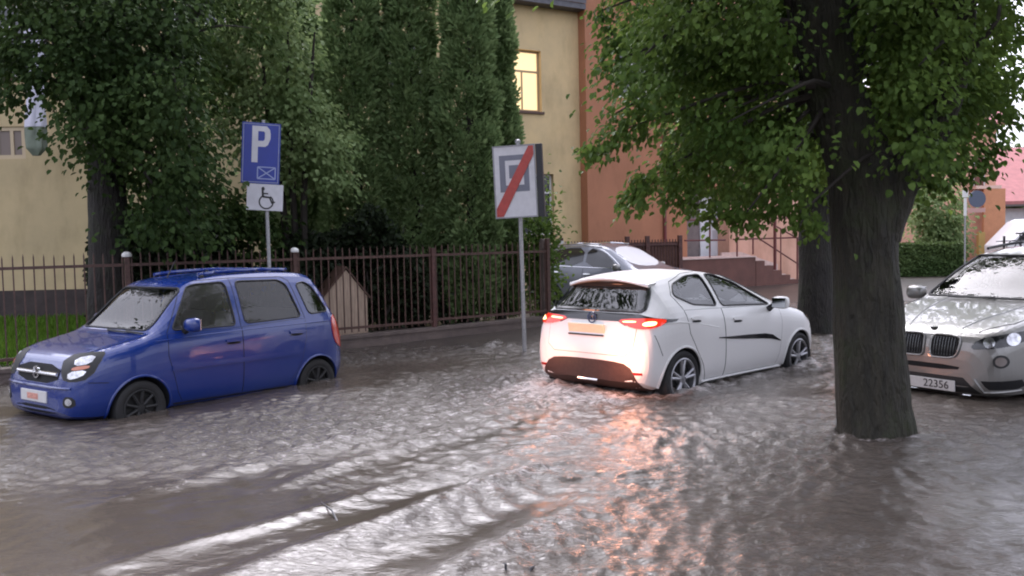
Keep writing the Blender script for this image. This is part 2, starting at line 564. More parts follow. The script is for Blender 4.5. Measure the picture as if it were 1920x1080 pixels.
# ------------------------------------------------------------------ car materials
def paint(name, col, rough=.28, metal=.0, coat=1.0):
    m = mat(name, col, rough=rough, metal=metal, coat=coat, bump=.0)
    nt, N, L = nodes(m); b = N['Principled BSDF']
    # rain drops: tiny round bumps on the wet lacquer
    tc = N.new('ShaderNodeTexCoord'); vo = N.new('ShaderNodeTexVoronoi'); vo.inputs['Scale'].default_value = 55
    L.new(tc.outputs['Object'], vo.inputs['Vector'])
    mr = N.new('ShaderNodeMapRange'); mr.inputs['From Min'].default_value = .12; mr.inputs['From Max'].default_value = .28
    mr.inputs['To Min'].default_value = 1; mr.inputs['To Max'].default_value = 0
    L.new(vo.outputs['Distance'], mr.inputs['Value'])
    bp = N.new('ShaderNodeBump'); bp.inputs['Strength'].default_value = .22; bp.inputs['Distance'].default_value = .004
    L.new(mr.outputs[0], bp.inputs['Height']); L.new(bp.outputs[0], b.inputs['Coat Normal'])
    return m

M_BLUE = paint('blue_paint', (.004, .026, .185), .25, coat=.9)
M_WHITE = paint('white_paint', (.78, .77, .77), .35, coat=.35)
M_SILV = paint('silver_paint', (.215, .21, .20), .36, .45)
M_SLATE = paint('slate_paint', (.17, .18, .215), .3, .3)
M_BLACKG = mat('gloss_black', (.012, .012, .014), .12, coat=.6)
M_TRIM = mat('black_trim', (.018, .018, .019), .55, noise=.2, nscale=40)
M_GAP = mat('panel_gap', (.004, .004, .005), .8)
M_INT = mat('cabin_dark', (.020, .020, .022), .85, noise=.3, nscale=12)
M_SEAT = mat('seat_fabric', (.05, .05, .055), .9, noise=.25, nscale=60)
M_TYRE = mat('tyre_rubber', (.016, .016, .017), .7, noise=.3, nscale=25)
M_ALLOY = mat('alloy', (.34, .34, .36), .35, metal=.7, noise=.15, nscale=20)
M_STEEL = mat('dark_steel_wheel', (.016, .016, .017), .6, metal=.1, noise=.2, nscale=20)
M_DISH = mat('brake_dish', (.02, .02, .02), .6)
M_CHROME = mat('chrome', (.72, .72, .74), .12, metal=1.0)
M_LAMP = mat('lamp_reflector', (.62, .62, .64), .16, metal=.9, noise=.35, nscale=22)
M_AMBER = mat('amber_lens', (.55, .20, .12), .15, coat=.6)
M_RED = mat('red_lens', (.30, .012, .010), .12, coat=1.0)
M_REDB = mat('red_lens_bright', (.50, .045, .022), .15, coat=1.0)
M_REDLIT = mat('red_lens_lit', (.10, .004, .003), .15, coat=1.0, emit=(1.0, .045, .02), estr=.42)
M_HOT = mat('lit_bulb', (.9, .6, .35), .2, emit=(1.0, .50, .20), estr=2.0)
M_PLATE = mat('plate_white', (.62, .61, .60), .4, noise=.06, nscale=30)
M_PLATEY = mat('plate_yellow', (.70, .62, .45), .4, noise=.06, nscale=30)
M_SMUDGE = mat('plate_smudge', (.62, .30, .24), .5, noise=.4, nscale=40)
M_INK = mat('plate_ink', (.02, .02, .02), .5)
M_GLASS = glass_mat('car_glass', (.86, .88, .86), 1.55, opac=.28, dark=(.11, .105, .098))
M_GLASSD = glass_mat('car_glass_tinted', (.16, .17, .19), 2.0)
M_SHIELD = glass_mat('car_windscreen', (.55, .57, .56), 1.42)
M_MIRG = mat('mirror_silver', (.6, .62, .65), .04, metal=1.0)

def ring_line(car, name, poly, az, rad, m, parent, it=2, lift=.001):
    P = [car.to2(az, p) for p in poly]; P = fillet(P, .06) if it == 2 else [tuple(p) for p in chaikin(P, it, closed=True)]
    W = []
    for i in range(len(P)):
        a, b = P[i], P[(i + 1) % len(P)]
        for j in range(3):
            q = (a[0] + (b[0] - a[0]) * j / 3, a[1] + (b[1] - a[1]) * j / 3)
            h, nr = car.cast(az, q); W.append(h + nr * lift)
    W.append(W[0]); W.append(W[1])
    return MB().tube(W, rad, 6, caps=False).build(name, m, parent, smooth=True)

def side_windows(car, polys, m, m_rub, sides=(1, -1), inset=-.006):
    for sg in sides:
        az = 90 * sg
        for p in polys:
            w = car.patch('side_window', p, az, inset, 0, m, rnd=.06, grid=.06)
            ring_line(car, 'window_seal', p, az, .010, m_rub, w)

def door(car, sg, poly, handle, m, hm=None):
    az = 90 * sg
    d = car.patch('door', poly, az, .003, .004, m, grid=.05, seam=(.0034, M_GAP))
    if handle:
        hx, hz = handle
        car.patch('handle', [(hx - .105, hz - .018), (hx + .105, hz - .022), (hx + .105, hz + .016), (hx - .105, hz + .02)], az, .022, .03, hm or m, parent=d, grid=.02, rnd=1)
        car.patch('handle_recess', [(hx - .09, hz - .045), (hx + .09, hz - .048), (hx + .09, hz - .022), (hx - .09, hz - .02)], az, .0045, 0, M_GAP, parent=d, grid=.02, rnd=1)
    return d

def place(root, X, Y, a, dz, pc):
    root.location = (X, Y, dz); root.rotation_euler = (0, -R(pc), R(a))

# ================================================================== blue minicar
def blue_car():
    root = thing('parked_car', 'small tall blue hatchback parked with its wheels in the flood beside the fence', 'car')
    c = Car(root, dict(x0=-1.70, x1=1.86,
        top=[(1.86, .44), (1.85, .54), (1.825, .66), (1.79, .77), (1.73, .84), (1.60, .90), (1.3, .97), (1.06, 1.03), (.98, 1.085), (.57, 1.50), (.47, 1.565), (.30, 1.61), (0, 1.645), (-.6, 1.67), (-1.1, 1.655), (-1.27, 1.615), (-1.36, 1.53), (-1.54, 1.12), (-1.60, .99), (-1.645, .80), (-1.68, .62), (-1.70, .45)],
        belt=[(1.86, .42), (1.79, .66), (1.70, .76), (1.5, .86), (1.2, .93), (1.0, .985), (.7, 1.01), (0, 1.03), (-.9, 1.07), (-1.3, 1.09), (-1.5, 1.05), (-1.6, .9), (-1.7, .40)],
        w=[(1.86, .46), (1.845, .57), (1.80, .66), (1.70, .735), (1.5, .785), (1.2, .808), (.5, .812), (-1.2, .812), (-1.45, .79), (-1.58, .745), (-1.66, .68), (-1.70, .58)],
        wr=[(1.86, .42), (1.8, .56), (1.6, .64), (1.06, .70), (.95, .685), (.57, .605), (.3, .585), (-.6, .575), (-1.2, .56), (-1.35, .57), (-1.54, .635), (-1.7, .56)],
        bot=[(1.86, .30), (1.80, .23), (1.6, .20), (-1.5, .22), (-1.62, .27), (-1.70, .36)], k=.93, tuck=.958, crown=.3))
    fw = [(.80, 1.055), (.50, 1.50), (.40, 1.53), (.02, 1.548), (.00, 1.06)]
    rw = [(-.13, 1.075), (-.12, 1.552), (-.74, 1.555), (-.84, 1.50), (-.95, 1.105)]
    qw = [(-1.08, 1.13), (-.99, 1.50), (-1.14, 1.525), (-1.24, 1.46), (-1.40, 1.15)]
    ws = [(-.63, 1.06), (-.55, 1.49), (.55, 1.49), (.63, 1.06)]
    rg = [(-.56, 1.12), (-.50, 1.52), (.50, 1.52), (.56, 1.12)]
    c.make_body(M_BLUE, M_INT, [fw, rw, qw], (ws, .35, 1.3), (rg, -1.75, -1.1), cabin=(-1.36, .92), floor=.55,
                wells=[(1.18, .28, .335, .52), (-1.18, .28, .335, .52)])
    side_windows(c, [fw, rw], M_GLASS, M_TRIM)
    side_windows(c, [qw], M_GLASSD, M_TRIM)
    w = c.patch('windscreen', ws, 0, -.005, 0, M_SHIELD, rnd=.06, grid=.06); ring_line(c, 'window_seal', ws, 0, .012, M_TRIM, w)
    w = c.patch('rear_window', rg, 180, -.005, 0, M_GLASSD, rnd=.06, grid=.06); ring_line(c, 'window_seal', rg, 180, .012, M_TRIM, w)
    for sg in (1, -1):
        door(c, sg, [(.86, 1.02), (.87, .80), (.76, .40), (.70, .30), (-.06, .30), (-.065, 1.035)], (.06, .90), M_BLUE)
        door(c, sg, [(-.075, 1.035), (-.07, .30), (-.72, .30), (-.84, .45), (-.93, .62), (-.99, .85), (-1.0, 1.085)], (-.84, .93), M_BLUE)
        c.patch('side_moulding', [(.84, .635), (.84, .685), (-.90, .70), (-.88, .65)], 90 * sg, .016, .02, M_BLUE, grid=.05)
        # roof rail on three feet
        rail = c.line('roof_rail', [(.25, 1.60), (.0, 1.63), (-.6, 1.655), (-1.08, 1.645)], 90 * sg, .021, M_BLUE, lift=.030, n=8)
        for x, z in ((.22, 1.60), (-.45, 1.65), (-1.05, 1.645)):
            h, nr = c.cast(90 * sg, c.to2(90 * sg, (x, z)))
            MB().tube([h - nr * .01, h + nr * .028], [.026, .020], 8).build('rail_foot', M_TRIM, rail, smooth=True)
        az = 28 * sg
        lampo = [(1.79, sg * .40, .855), (1.60, sg * .735, .90), (1.56, sg * .755, .86), (1.66, sg * .73, .64), (1.76, sg * .60, .605), (1.80, sg * .44, .63)]
        hl = c.patch('headlight', lampo, az, .004, .01, M_TRIM, grid=.03, rnd=1)
        c.patch('reflector', [(1.72, sg * .56, .83), (1.62, sg * .715, .865), (1.66, sg * .71, .78), (1.73, sg * .585, .76)], az, .009, .006, M_LAMP, parent=hl, grid=.025, rnd=1)
        c.patch('indicator', [(1.73, sg * .575, .752), (1.66, sg * .71, .772), (1.67, sg * .705, .735), (1.745, sg * .56, .715)], az, .010, .006, M_AMBER, parent=hl, grid=.025, rnd=1)
        c.patch('reflector', [(1.755, sg * .535, .705), (1.67, sg * .705, .728), (1.70, sg * .67, .66), (1.765, sg * .535, .625)], az, .009, .006, M_LAMP, parent=hl, grid=.025, rnd=1)
        tl = c.patch('tail_light', [(-1.46, sg * .72, 1.10), (-1.57, sg * .60, 1.10), (-1.66, sg * .62, .68), (-1.60, sg * .76, .68), (-1.46, sg * .79, .76), (-1.42, sg * .79, 1.0)], 180 - 48 * sg, .014, .022, M_REDB, grid=.03, rnd=1)
        c.patch('fog_recess', [(sg * .52, .36), (sg * .54, .47), (sg * .66, .46), (sg * .66, .36)], 0, .004, .006, M_TRIM, grid=.03, rnd=1)
        f = c.patch('fog_light', [(sg * .60 + .035 * cos(a), .415 + .035 * sin(a)) for a in np.linspace(0, 6.28, 13)[:-1]], 0, .010, .006, M_LAMP, grid=.02)
        c.line('bonnet_seam', [(1.74, sg * .57), (1.4, sg * .655), (1.05, sg * .70)], 'top', .004, M_GAP)
        for xx in (1.18, -1.18): arch_lip(c, xx, .28, .335, sg, M_BLUE)
        c.line('bumper_seam', [(1.52, .585), (1.70, .60)], 90 * sg, .004, M_GAP); c.line('bumper_seam', [(-1.50, .64), (-1.64, .66)], 90 * sg, .004, M_GAP)
        c.line('tailgate_seam', [(-1.26, 1.60), (-1.43, 1.32), (-1.52, 1.12)], 90 * sg, .004, M_GAP)
        c.line('door_frame_seam', [(.86, 1.03), (.56, 1.50), (.44, 1.565), (-.06, 1.59), (-.80, 1.592), (-.90, 1.54), (-1.0, 1.09)], 90 * sg, .0035, M_GAP)
        c.line('door_frame_seam', [(-.066, 1.045), (-.06, 1.585)], 90 * sg, .0035, M_GAP)
        c.line('shoulder_crease', [(1.0, .955), (.4, .985), (-.4, 1.01), (-1.45, 1.035)], 90 * sg, .010, M_BLUE, lift=-.003)
        c.patch('sill', [(.80, .215), (.80, .285), (-.80, .285), (-.80, .225)], 90 * sg, .006, .01, M_TRIM, grid=.06)
        mirror_part(c, .63, sg, .90, 1.11, M_BLUE, M_MIRG, M_TRIM)
        wheel(c, 1.18, sg, .715, .285, .165, .185, 9, M_TYRE, M_STEEL, M_DISH)
        wheel(c, -1.18, sg, .715, .285, .165, .185, 9, M_TYRE, M_STEEL, M_DISH)
    g = c.patch('grille', [(-.40, .575), (-.43, .76), (.43, .76), (.40, .575)], 0, .003, .004, M_GAP, grid=.04, rnd=1)
    c.line('grille_bar', [(-.40, .668), (.40, .668)], 0, .020, M_CHROME, g, lift=.014, n=8)
    h, nr = c.cast(0, (0, .67)); e = MB().lathe([(.062, .0), (.062, .020), (.045, .022), (.045, .006)], 24, 'X', tuple(h + nr * .012), closed=True)
    e.box((h.x + .026, 0, h.z), (.014, .14, .022), M=Matrix.Rotation(R(28), 3, 'X')); e.build('emblem', M_CHROME, g, smooth=True)
    c.line('bumper_ridge', [(-.62, .545), (-.3, .54), (.3, .54), (.62, .545)], 0, .013, M_BLUE, lift=.004)
    c.patch('lower_grille', [(-.36, .27), (-.40, .345), (.40, .345), (.36, .27)], 0, .003, .004, M_GAP, grid=.04, rnd=1)
    p = MB().box((1.866, -.02, .435), (.016, .52, .115)).build('number_plate', M_PLATE, root, bevel=.004)
    p.data.materials[0] = M_PLATE
    MB().box((1.8755, -.03, .432), (.003, .22, .06)).build('plate_smudge', M_SMUDGE, p, bevel=.001)
    for y, l in ((-.02, .55), (.34, .42)):
        pts = [(1.06 + .02 * abs(q), y + q, 1.03) for q in (0, .1, .2, .3, l - .1)]
        W = []
        for q in pts:
            hh, nn = c.cast('top', (q[0], q[1])); W.append(hh + nn * .016)
        MB().tube(W, [.016, .012, .010, .009, .006], 6).build('wiper', M_TRIM, root, smooth=True)
    h, nr = c.cast('top', (.36, .0)); MB().tube([h, h + Vector((-.11, 0, .20))], [.008, .003], 6).build('aerial', M_TRIM, root)
    for y in (.34, -.34): seat(c, .05, y, .48, M_SEAT)
    seat(c, -.80, 0, .48, M_SEAT, 'rear_seat', 1.15)
    MB().lathe([(.17, -.014), (.185, 0), (.17, .014), (.155, 0)], 24, 'X', (0, 0, 0), closed=True).build('steering_wheel', M_INT, root, smooth=True).location = (.52, .34, .98)
    place(root, -3.835, 10.548, 234, -.258, 1.6); root.scale = (1.018,) * 3
    return c

# ================================================================== white hatchback
def white_car():
    root = thing('moving_car', 'white hatchback driving away through the flood with tail lights lit', 'car')
    c = Car(root, dict(x0=-1.85, x1=2.06,
        top=[(2.06, .42), (2.055, .50), (2.03, .60), (1.97, .70), (1.86, .80), (1.6, .895), (1.3, .955), (1.02, 1.00), (.93, 1.035), (.35, 1.29), (.1, 1.385), (-.2, 1.445), (-.6, 1.475), (-1.0, 1.455), (-1.35, 1.415), (-1.46, 1.395), (-1.475, 1.36), (-1.53, 1.28), (-1.70, 1.06), (-1.745, 1.00), (-1.77, .93), (-1.795, .82), (-1.82, .72), (-1.845, .60), (-1.85, .50)],
        belt=[(2.06, .38), (1.97, .62), (1.85, .72), (1.5, .86), (1.2, .915), (1.0, .945), (.6, .965), (0, .99), (-.6, 1.01), (-1.1, 1.05), (-1.4, 1.04), (-1.6, .99), (-1.74, .90), (-1.80, .74), (-1.85, .46)],
        w=[(2.06, .30), (2.04, .46), (1.98, .60), (1.86, .71), (1.65, .80), (1.4, .855), (1.15, .86), (.6, .835), (0, .83), (-.6, .838), (-.95, .862), (-1.3, .872), (-1.55, .855), (-1.70, .825), (-1.79, .785), (-1.83, .72), (-1.85, .64)],
        wr=[(2.06, .28), (1.95, .52), (1.7, .64), (1.02, .72), (.9, .70), (.35, .60), (.0, .555), (-.6, .54), (-1.2, .53), (-1.44, .52), (-1.50, .535), (-1.70, .63), (-1.79, .70), (-1.85, .60)],
        bot=[(2.06, .30), (1.98, .22), (1.7, .18), (-1.5, .19), (-1.75, .24), (-1.85, .32)], k=.90, tuck=.945, crown=.3))
    rw = [(-1.24, 1.205), (-1.12, 1.325), (-.78, 1.405), (-.50, 1.415), (-.47, 1.06), (-.98, 1.10)]
    fw = [(-.40, 1.415), (-.20, 1.405), (.16, 1.295), (.70, 1.015), (-.38, 1.055)]
    ws = [(-.66, 1.02), (-.50, 1.38), (.50, 1.38), (.66, 1.02)]
    rg = [(-.64, 1.055), (-.535, 1.335), (.535, 1.335), (.64, 1.055)]
    c.make_body(M_WHITE, M_INT, [fw, rw], (ws, .1, 1.3), (rg, -1.9, -1.3), cabin=(-1.45, .85), floor=.55,
                wells=[(1.28, .31, .355, .56), (-1.28, .31, .355, .56)])
    side_windows(c, [fw, rw], M_GLASSD, M_TRIM)
    w = c.patch('windscreen', ws, 0, -.005, 0, M_SHIELD, rnd=.06, grid=.06); ring_line(c, 'window_seal', ws, 0, .012, M_TRIM, w)
    # black tailgate glass surround with the glass inside it
    fr = [(-.66, 1.05), (-.50, 1.35), (.50, 1.35), (.66, 1.05)]
    w = c.patch('rear_window', rg, 180, -.004, 0, M_GLASSD, rnd=.06, grid=.05)
    ring_line(c, 'window_seal', rg, 180, .030, M_BLACKG, w, lift=-.012)
    # roof spoiler
    mb = MB(); pr = []
    for y in np.linspace(-.56, .56, 15):
        f = 1 - .35 * (abs(y) / .56) ** 3
        zc = 1.432 - .075 * (y / .56) ** 2
        pr.append([(-1.36, y, zc - .004), (-1.50, y, zc - .020), (-1.40 - .165 * f, y, zc - .035), (-1.40 - .165 * f, y, zc - .055), (-1.42, y, zc - .085)])
    V = [p for row in pr for p in row]; F = [(i * 5 + k, (i + 1) * 5 + k, (i + 1) * 5 + (k + 1) % 5, i * 5 + (k + 1) % 5) for i in range(14) for k in range(5)]
    F += [tuple(range(5)), tuple(14 * 5 + k for k in range(5))]
    sp = mb.add(V, F).build('roof_spoiler', M_WHITE, root, smooth=True, ang=50)
    c.patch('spoiler_underside', [(-.52, 1.295), (-.50, 1.345), (.50, 1.345), (.52, 1.295)], 180, .012, .02, M_BLACKG, parent=sp, grid=.05)
    # black band with the lamps
    band = c.patch('tailgate_band', [(-.86, .965), (-.60, 1.03), (.60, 1.03), (.86, .965), (.80, .90), (.45, .905), (.36, .945), (-.36, .945), (-.45, .905), (-.80, .90)], 180, .006, .012, M_BLACKG, grid=.04)
    tgt = c.patch('tailgate', [(-.62, .955), (-.60, .66), (-.50, .59), (.50, .59), (.60, .66), (.62, .955)], 180, .003, .004, M_WHITE, grid=.05, seam=(.0034, M_GAP))
    h, nr = c.cast(180, c.to2(180, (0, .975)))
    MB().lathe([(.062, -.016), (.062, .0), (.050, .0), (.050, -.016)], 24, 'X', (h.x - .008, 0, h.z), closed=True).lathe([(.030, -.016), (.030, .0), (.020, .0), (.020, -.016)], 20, 'X', (h.x - .008, 0, h.z), closed=True).build('emblem', M_CHROME, band, smooth=True)
    for sg in (1, -1):
        az = 180 - 22 * sg
        tl = c.patch('tail_light', [(-1.76, sg * .34, .962), (-1.74, sg * .60, .985), (-1.66, sg * .80, .982), (-1.60, sg * .86, .962), (-1.70, sg * .82, .895), (-1.77, sg * .64, .872), (-1.79, sg * .48, .905)], az, .014, .02, M_REDLIT, grid=.03, rnd=1)
        c.patch('bulb', [(-1.70, sg * .67, .948), (-1.66, sg * .79, .955), (-1.70, sg * .79, .910), (-1.74, sg * .67, .908)], az, .019, .005, M_HOT, parent=tl, grid=.02, rnd=2)
        c.patch('bulb', [(-1.76, sg * .42, .950), (-1.75, sg * .60, .958), (-1.76, sg * .60, .942), (-1.77, sg * .44, .936)], az, .019, .005, M_HOT, parent=tl, grid=.02, rnd=1)
        c.patch('corner_trim', [(-1.62, .985), (-1.50, .975), (-1.38, .955), (-1.62, .93), (-1.70, .94)], 90 * sg, .005, .008, M_BLACKG, grid=.03)
        door(c, sg, [(.84, 1.0), (.86, .80), (.80, .42), (.74, .26), (-.40, .26), (-.41, 1.03)], (-.13, .895), M_WHITE)
        door(c, sg, [(-.42, 1.03), (-.41, .26), (-.80, .26), (-.90, .45), (-1.02, .60), (-1.16, .80), (-1.20, 1.05)], (-1.02, .955), M_WHITE)
        c.patch('side_moulding', [(.80, .560), (.60, .600), (.38, .622), (.05, .645), (-.30, .672), (-.56, .700), (-.56, .712), (-.30, .702), (.10, .692), (.46, .676), (.62, .652), (.80, .572)], 90 * sg, .010, .015, M_BLACKG, grid=.04)
        c.patch('sill', [(.90, .185), (.86, .255), (-.86, .255), (-.90, .20)], 90 * sg, .028, .035, M_WHITE, grid=.05)
        az = 32 * sg
        hl = c.patch('headlight', [(1.90, sg * .52, .76), (1.60, sg * .80, .865), (1.52, sg * .82, .84), (1.72, sg * .79, .74), (1.90, sg * .62, .69)], az, .006, .012, M_BLACKG, grid=.03, rnd=1)
        c.patch('reflector', [(1.86, sg * .58, .755), (1.66, sg * .77, .825), (1.72, sg * .76, .76), (1.86, sg * .63, .71)], az, .011, .006, M_LAMP, parent=hl, grid=.03, rnd=1)
        c.line('bonnet_seam', [(1.88, sg * .55), (1.4, sg * .72), (1.02, sg * .76)], 'top', .004, M_GAP)
        for xx in (1.28, -1.28): arch_lip(c, xx, .31, .355, sg, M_WHITE)
        c.line('door_frame_seam', [(.84, 1.0), (.20, 1.335), (-.16, 1.432), (-.46, 1.447), (-.80, 1.435), (-1.14, 1.35), (-1.27, 1.21), (-1.20, 1.06)], 90 * sg, .0032, M_GAP)
        c.line('bumper_seam', [(1.66, .66), (1.78, .70)], 90 * sg, .0035, M_GAP); c.line('bumper_seam', [(-1.63, .60), (-1.72, .82)], 90 * sg, .0035, M_GAP)
        c.line('haunch_crease', [(-.55, .82), (-1.0, .90), (-1.35, .935), (-1.62, .93)], 90 * sg, .010, M_WHITE, lift=-.003)
        mirror_part(c, .60, sg, .945, 1.045, M_WHITE, M_MIRG, M_BLACKG, sx=.10, sy=.105, sz=.075)
        wheel(c, 1.28, sg, .755, .315, .195, .222, 5, M_TYRE, M_ALLOY, M_DISH)
        wheel(c, -1.28, sg, .765, .315, .195, .222, 5, M_TYRE, M_ALLOY, M_DISH)
        c.patch('rear_reflector', [(sg * .60, .40), (sg * .60, .43), (sg * .72, .43), (sg * .72, .405)], 180, .004, .006, M_RED, grid=.03)
    dif = c.patch('diffuser', [(-.70, .18), (-.66, .36), (-.56, .505), (-.30, .53), (.30, .53), (.56, .505), (.66, .36), (.70, .18)], 180, .006, .012, mat('diffuser_plastic', (.045, .022, .018), .6, noise=.2, nscale=30), grid=.04, rnd=1)
    c.line('exhaust_trim', [(-.14, .315), (.14, .315)], 180, .014, M_CHROME, dif, lift=.012)
    h, nr = c.cast(180, c.to2(180, (.06, .845)))
    p = MB().box((h.x - .012, .06, .85), (.014, .52, .115), M=Matrix.Rotation(R(-10), 3, 'Y')).build('number_plate', M_PLATEY, root, bevel=.004)
    MB().box((h.x - .018, .06, .785), (.03, .50, .014)).build('plate_trim', M_GAP, p)
    # high brake light bar under the spoiler, unlit
    for y in (.36, -.36): seat(c, -.10, y, .42, M_SEAT, h=.58)
    seat(c, -.95, 0, .42, M_SEAT, 'rear_seat', 1.2, .52)
    # spots added behind each lit rear lamp: bumper wash, beam on the water
    for sg in (1, -1):
        k = 1.5 if sg < 0 else .55
        back = Matrix.Rotation(R(-44.35), 3, 'Z') @ Vector((-.12, -1.0, -.28))
        for loc_, dr_, cone, en, sz in (((-2.16, sg * .56, .60), Vector((1, 0, 0)), 158, TAIL_W * k, .14), ((-1.90, sg * .72, .80), back, 105, TAIL_W * k * .75, .12)):
            ld = bpy.data.lights.new('added_tail_spot', 'SPOT'); ld.energy = en; ld.color = (1.0, .38, .21); ld.shadow_soft_size = sz; ld.spot_size = R(cone); ld.spot_blend = .35
            lo = bpy.data.objects.new('added_tail_spot', ld); COL.objects.link(lo); lo.parent = root; lo.location = loc_
            lo.rotation_euler = dr_.to_track_quat('-Z', 'Y').to_euler()
    place(root, 2.193, 11.189, 44.35, -.187, -.75); root.scale = (1.03,) * 3
    return c

# ================================================================== silver off-roader
def silver_car():
    root = thing('parked_car', 'silver off-roader with twin black grilles parked behind the near tree trunk', 'car')
    c = Car(root, dict(x0=-2.34, x1=2.29,
        top=[(2.29, .50), (2.285, .62), (2.27, .74), (2.24, .84), (2.19, .90), (2.10, .945), (1.7, 1.04), (1.3, 1.10), (1.06, 1.135), (.98, 1.17), (.62, 1.40), (.30, 1.565), (.10, 1.62), (-.4, 1.665), (-1.0, 1.66), (-1.6, 1.61), (-1.95, 1.53), (-2.02, 1.46), (-2.18, 1.10), (-2.26, .92), (-2.32, .7), (-2.34, .52)],
        belt=[(2.29, .46), (2.24, .74), (2.10, .86), (1.7, .97), (1.06, 1.05), (.5, 1.07), (-.5, 1.10), (-1.6, 1.14), (-2.0, 1.10), (-2.2, .95), (-2.34, .46)],
        w=[(2.29, .52), (2.27, .66), (2.20, .77), (2.05, .855), (1.8, .91), (1.4, .935), (.5, .925), (-1.4, .935), (-1.9, .90), (-2.15, .84), (-2.28, .76), (-2.34, .62)],
        wr=[(2.29, .46), (2.2, .66), (1.9, .75), (1.06, .87), (.95, .86), (.3, .725), (-.4, .69), (-1.6, .64), (-2.0, .60), (-2.2, .70), (-2.34, .6)],
        bot=[(2.29, .36), (2.22, .27), (2.0, .24), (-2.0, .26), (-2.25, .32), (-2.34, .40)], k=.92, tuck=.955, crown=.3))
    fw = [(.78, 1.10), (.25, 1.50), (.10, 1.555), (-.28, 1.575), (-.28, 1.11)]
    rw = [(-.38, 1.11), (-.38, 1.575), (-1.2, 1.56), (-1.32, 1.15)]
    qw = [(-1.42, 1.16), (-1.30, 1.55), (-1.6, 1.50), (-1.85, 1.22)]
    ws = [(-.82, 1.145), (-.655, 1.575), (.655, 1.575), (.82, 1.145)]
    c.make_body(M_SILV, M_INT, [fw, rw, qw], (ws, .05, 1.4), None, cabin=(-1.9, .85), floor=.6,
                wells=[(1.405, .36, .405, .62), (-1.405, .36, .405, .62)])
    side_windows(c, [fw, rw, qw], M_GLASSD, M_TRIM)
    w = c.patch('windscreen', ws, 0, -.005, 0, M_SHIELD, rnd=.06, grid=.07); ring_line(c, 'window_seal', ws, 0, .016, M_TRIM, w)
    c.patch('rear_window', [(-.58, 1.14), (-.52, 1.46), (.52, 1.46), (.58, 1.14)], 180, .004, .006, M_BLACKG, grid=.07, rnd=2)
    for sg in (1, -1):
        k = c.patch('kidney_grille', [(sg * .045, .655), (sg * .035, .72), (sg * .04, .85), (sg * .09, .873), (sg * .31, .865), (sg * .365, .835), (sg * .345, .70), (sg * .29, .645), (sg * .09, .640)], 0, .004, .006, M_GAP, grid=.03, rnd=1)
        for y in np.linspace(.075, .325, 9):
            c.line('grille_slat', [(sg * y, .665), (sg * y, .85)], 0, .006, M_BLACKG, k, lift=.008, n=5)
        ring_line(c, 'grille_surround', [(sg * .045, .655), (sg * .035, .72), (sg * .04, .85), (sg * .09, .873), (sg * .31, .865), (sg * .365, .835), (sg * .345, .70), (sg * .29, .645), (sg * .09, .640)], 0, .011, M_SILV, k, it=1, lift=.010)
        az = 24 * sg
        hl = c.patch('headlight', [(2.22, sg * .43, .745), (2.19, sg * .52, .86), (2.05, sg * .70, .905), (1.80, sg * .90, .945), (1.82, sg * .91, .87), (2.06, sg * .79, .80), (2.17, sg * .62, .765)], az, .006, .012, M_BLACKG, grid=.03, rnd=1)
        for q, (x, y, z, r) in enumerate(((2.13, .60, .825, .052), (1.99, .76, .855, .058))):
            n, t, u = c.frame(az); v = Vector((x, sg * y, z)); a0, b0 = v.dot(t), v.dot(u)
            pts = [n * 3 + t * (a0 + r * cos(a)) + u * (b0 + r * sin(a)) for a in np.linspace(0, 6.283, 15)[:-1]]
            pts = [tuple(p) for p in pts]
            c.patch('lamp_ring', pts, az, .014, .010, M_LAMP, parent=hl, grid=.02)
        f = c.patch('fog_light', [(2.2, sg * (.745) + .066 * cos(a), .645 + .066 * sin(a)) for a in np.linspace(0, 6.283, 17)[:-1]], 12 * sg, .012, .02, M_TRIM, grid=.02)
        c.patch('fog_lens', [(2.2, sg * (.745) + .045 * cos(a), .645 + .045 * sin(a)) for a in np.linspace(0, 6.283, 17)[:-1]], 12 * sg, .017, .004, mat('fog_lens_glass', (.16, .13, .12), .15, coat=1) if sg > 0 else MATS['fog_lens_glass'], parent=f, grid=.02)
        c.patch('bumper_vent', [(2.2, sg * .60, .385), (2.2, sg * .56, .44), (2.2, sg * .90, .455), (2.2, sg * .92, .39), (2.2, sg * .86, .36), (2.2, sg * .64, .355)], 15 * sg, .004, .006, M_GAP, grid=.03)
        c.line('vent_trim', [(2.2, sg * .50, .45), (2.2, sg * .59, .325), (2.2, sg * .88, .345)], 15 * sg, .012, M_SILV, lift=.006)
        door(c, sg, [(.98, 1.07), (1.0, .75), (.92, .36), (-.33, .36), (-.33, 1.095)], (-.18, .98), M_SILV)
        door(c, sg, [(-.34, 1.095), (-.34, .36), (-.92, .36), (-1.05, .60), (-1.25, .85), (-1.36, 1.13)], (-1.12, 1.01), M_SILV)
        c.line('bonnet_seam', [(2.16, sg * .50), (1.9, sg * .72), (1.5, sg * .80), (1.06, sg * .83)], 'top', .005, M_GAP)
        c.line('bonnet_crease', [(2.12, sg * .30), (1.6, sg * .44), (1.08, sg * .52)], 'top', .012, M_SILV, lift=-.002)
        for xx in (1.405, -1.405): arch_lip(c, xx, .36, .405, sg, M_TRIM, .02)
        mirror_part(c, .86, sg, 1.04, 1.16, M_SILV, M_MIRG, M_TRIM, sx=.10, sy=.12, sz=.085)
        wheel(c, 1.405, sg, .80, .36, .225, .235, 5, M_TYRE, M_ALLOY, M_DISH)
        wheel(c, -1.405, sg, .80, .36, .225, .235, 5, M_TYRE, M_ALLOY, M_DISH)
        c.line('roof_rail', [(.05, 1.60), (-.6, 1.64), (-1.5, 1.60)], 90 * sg, .018, M_TRIM, lift=.05)
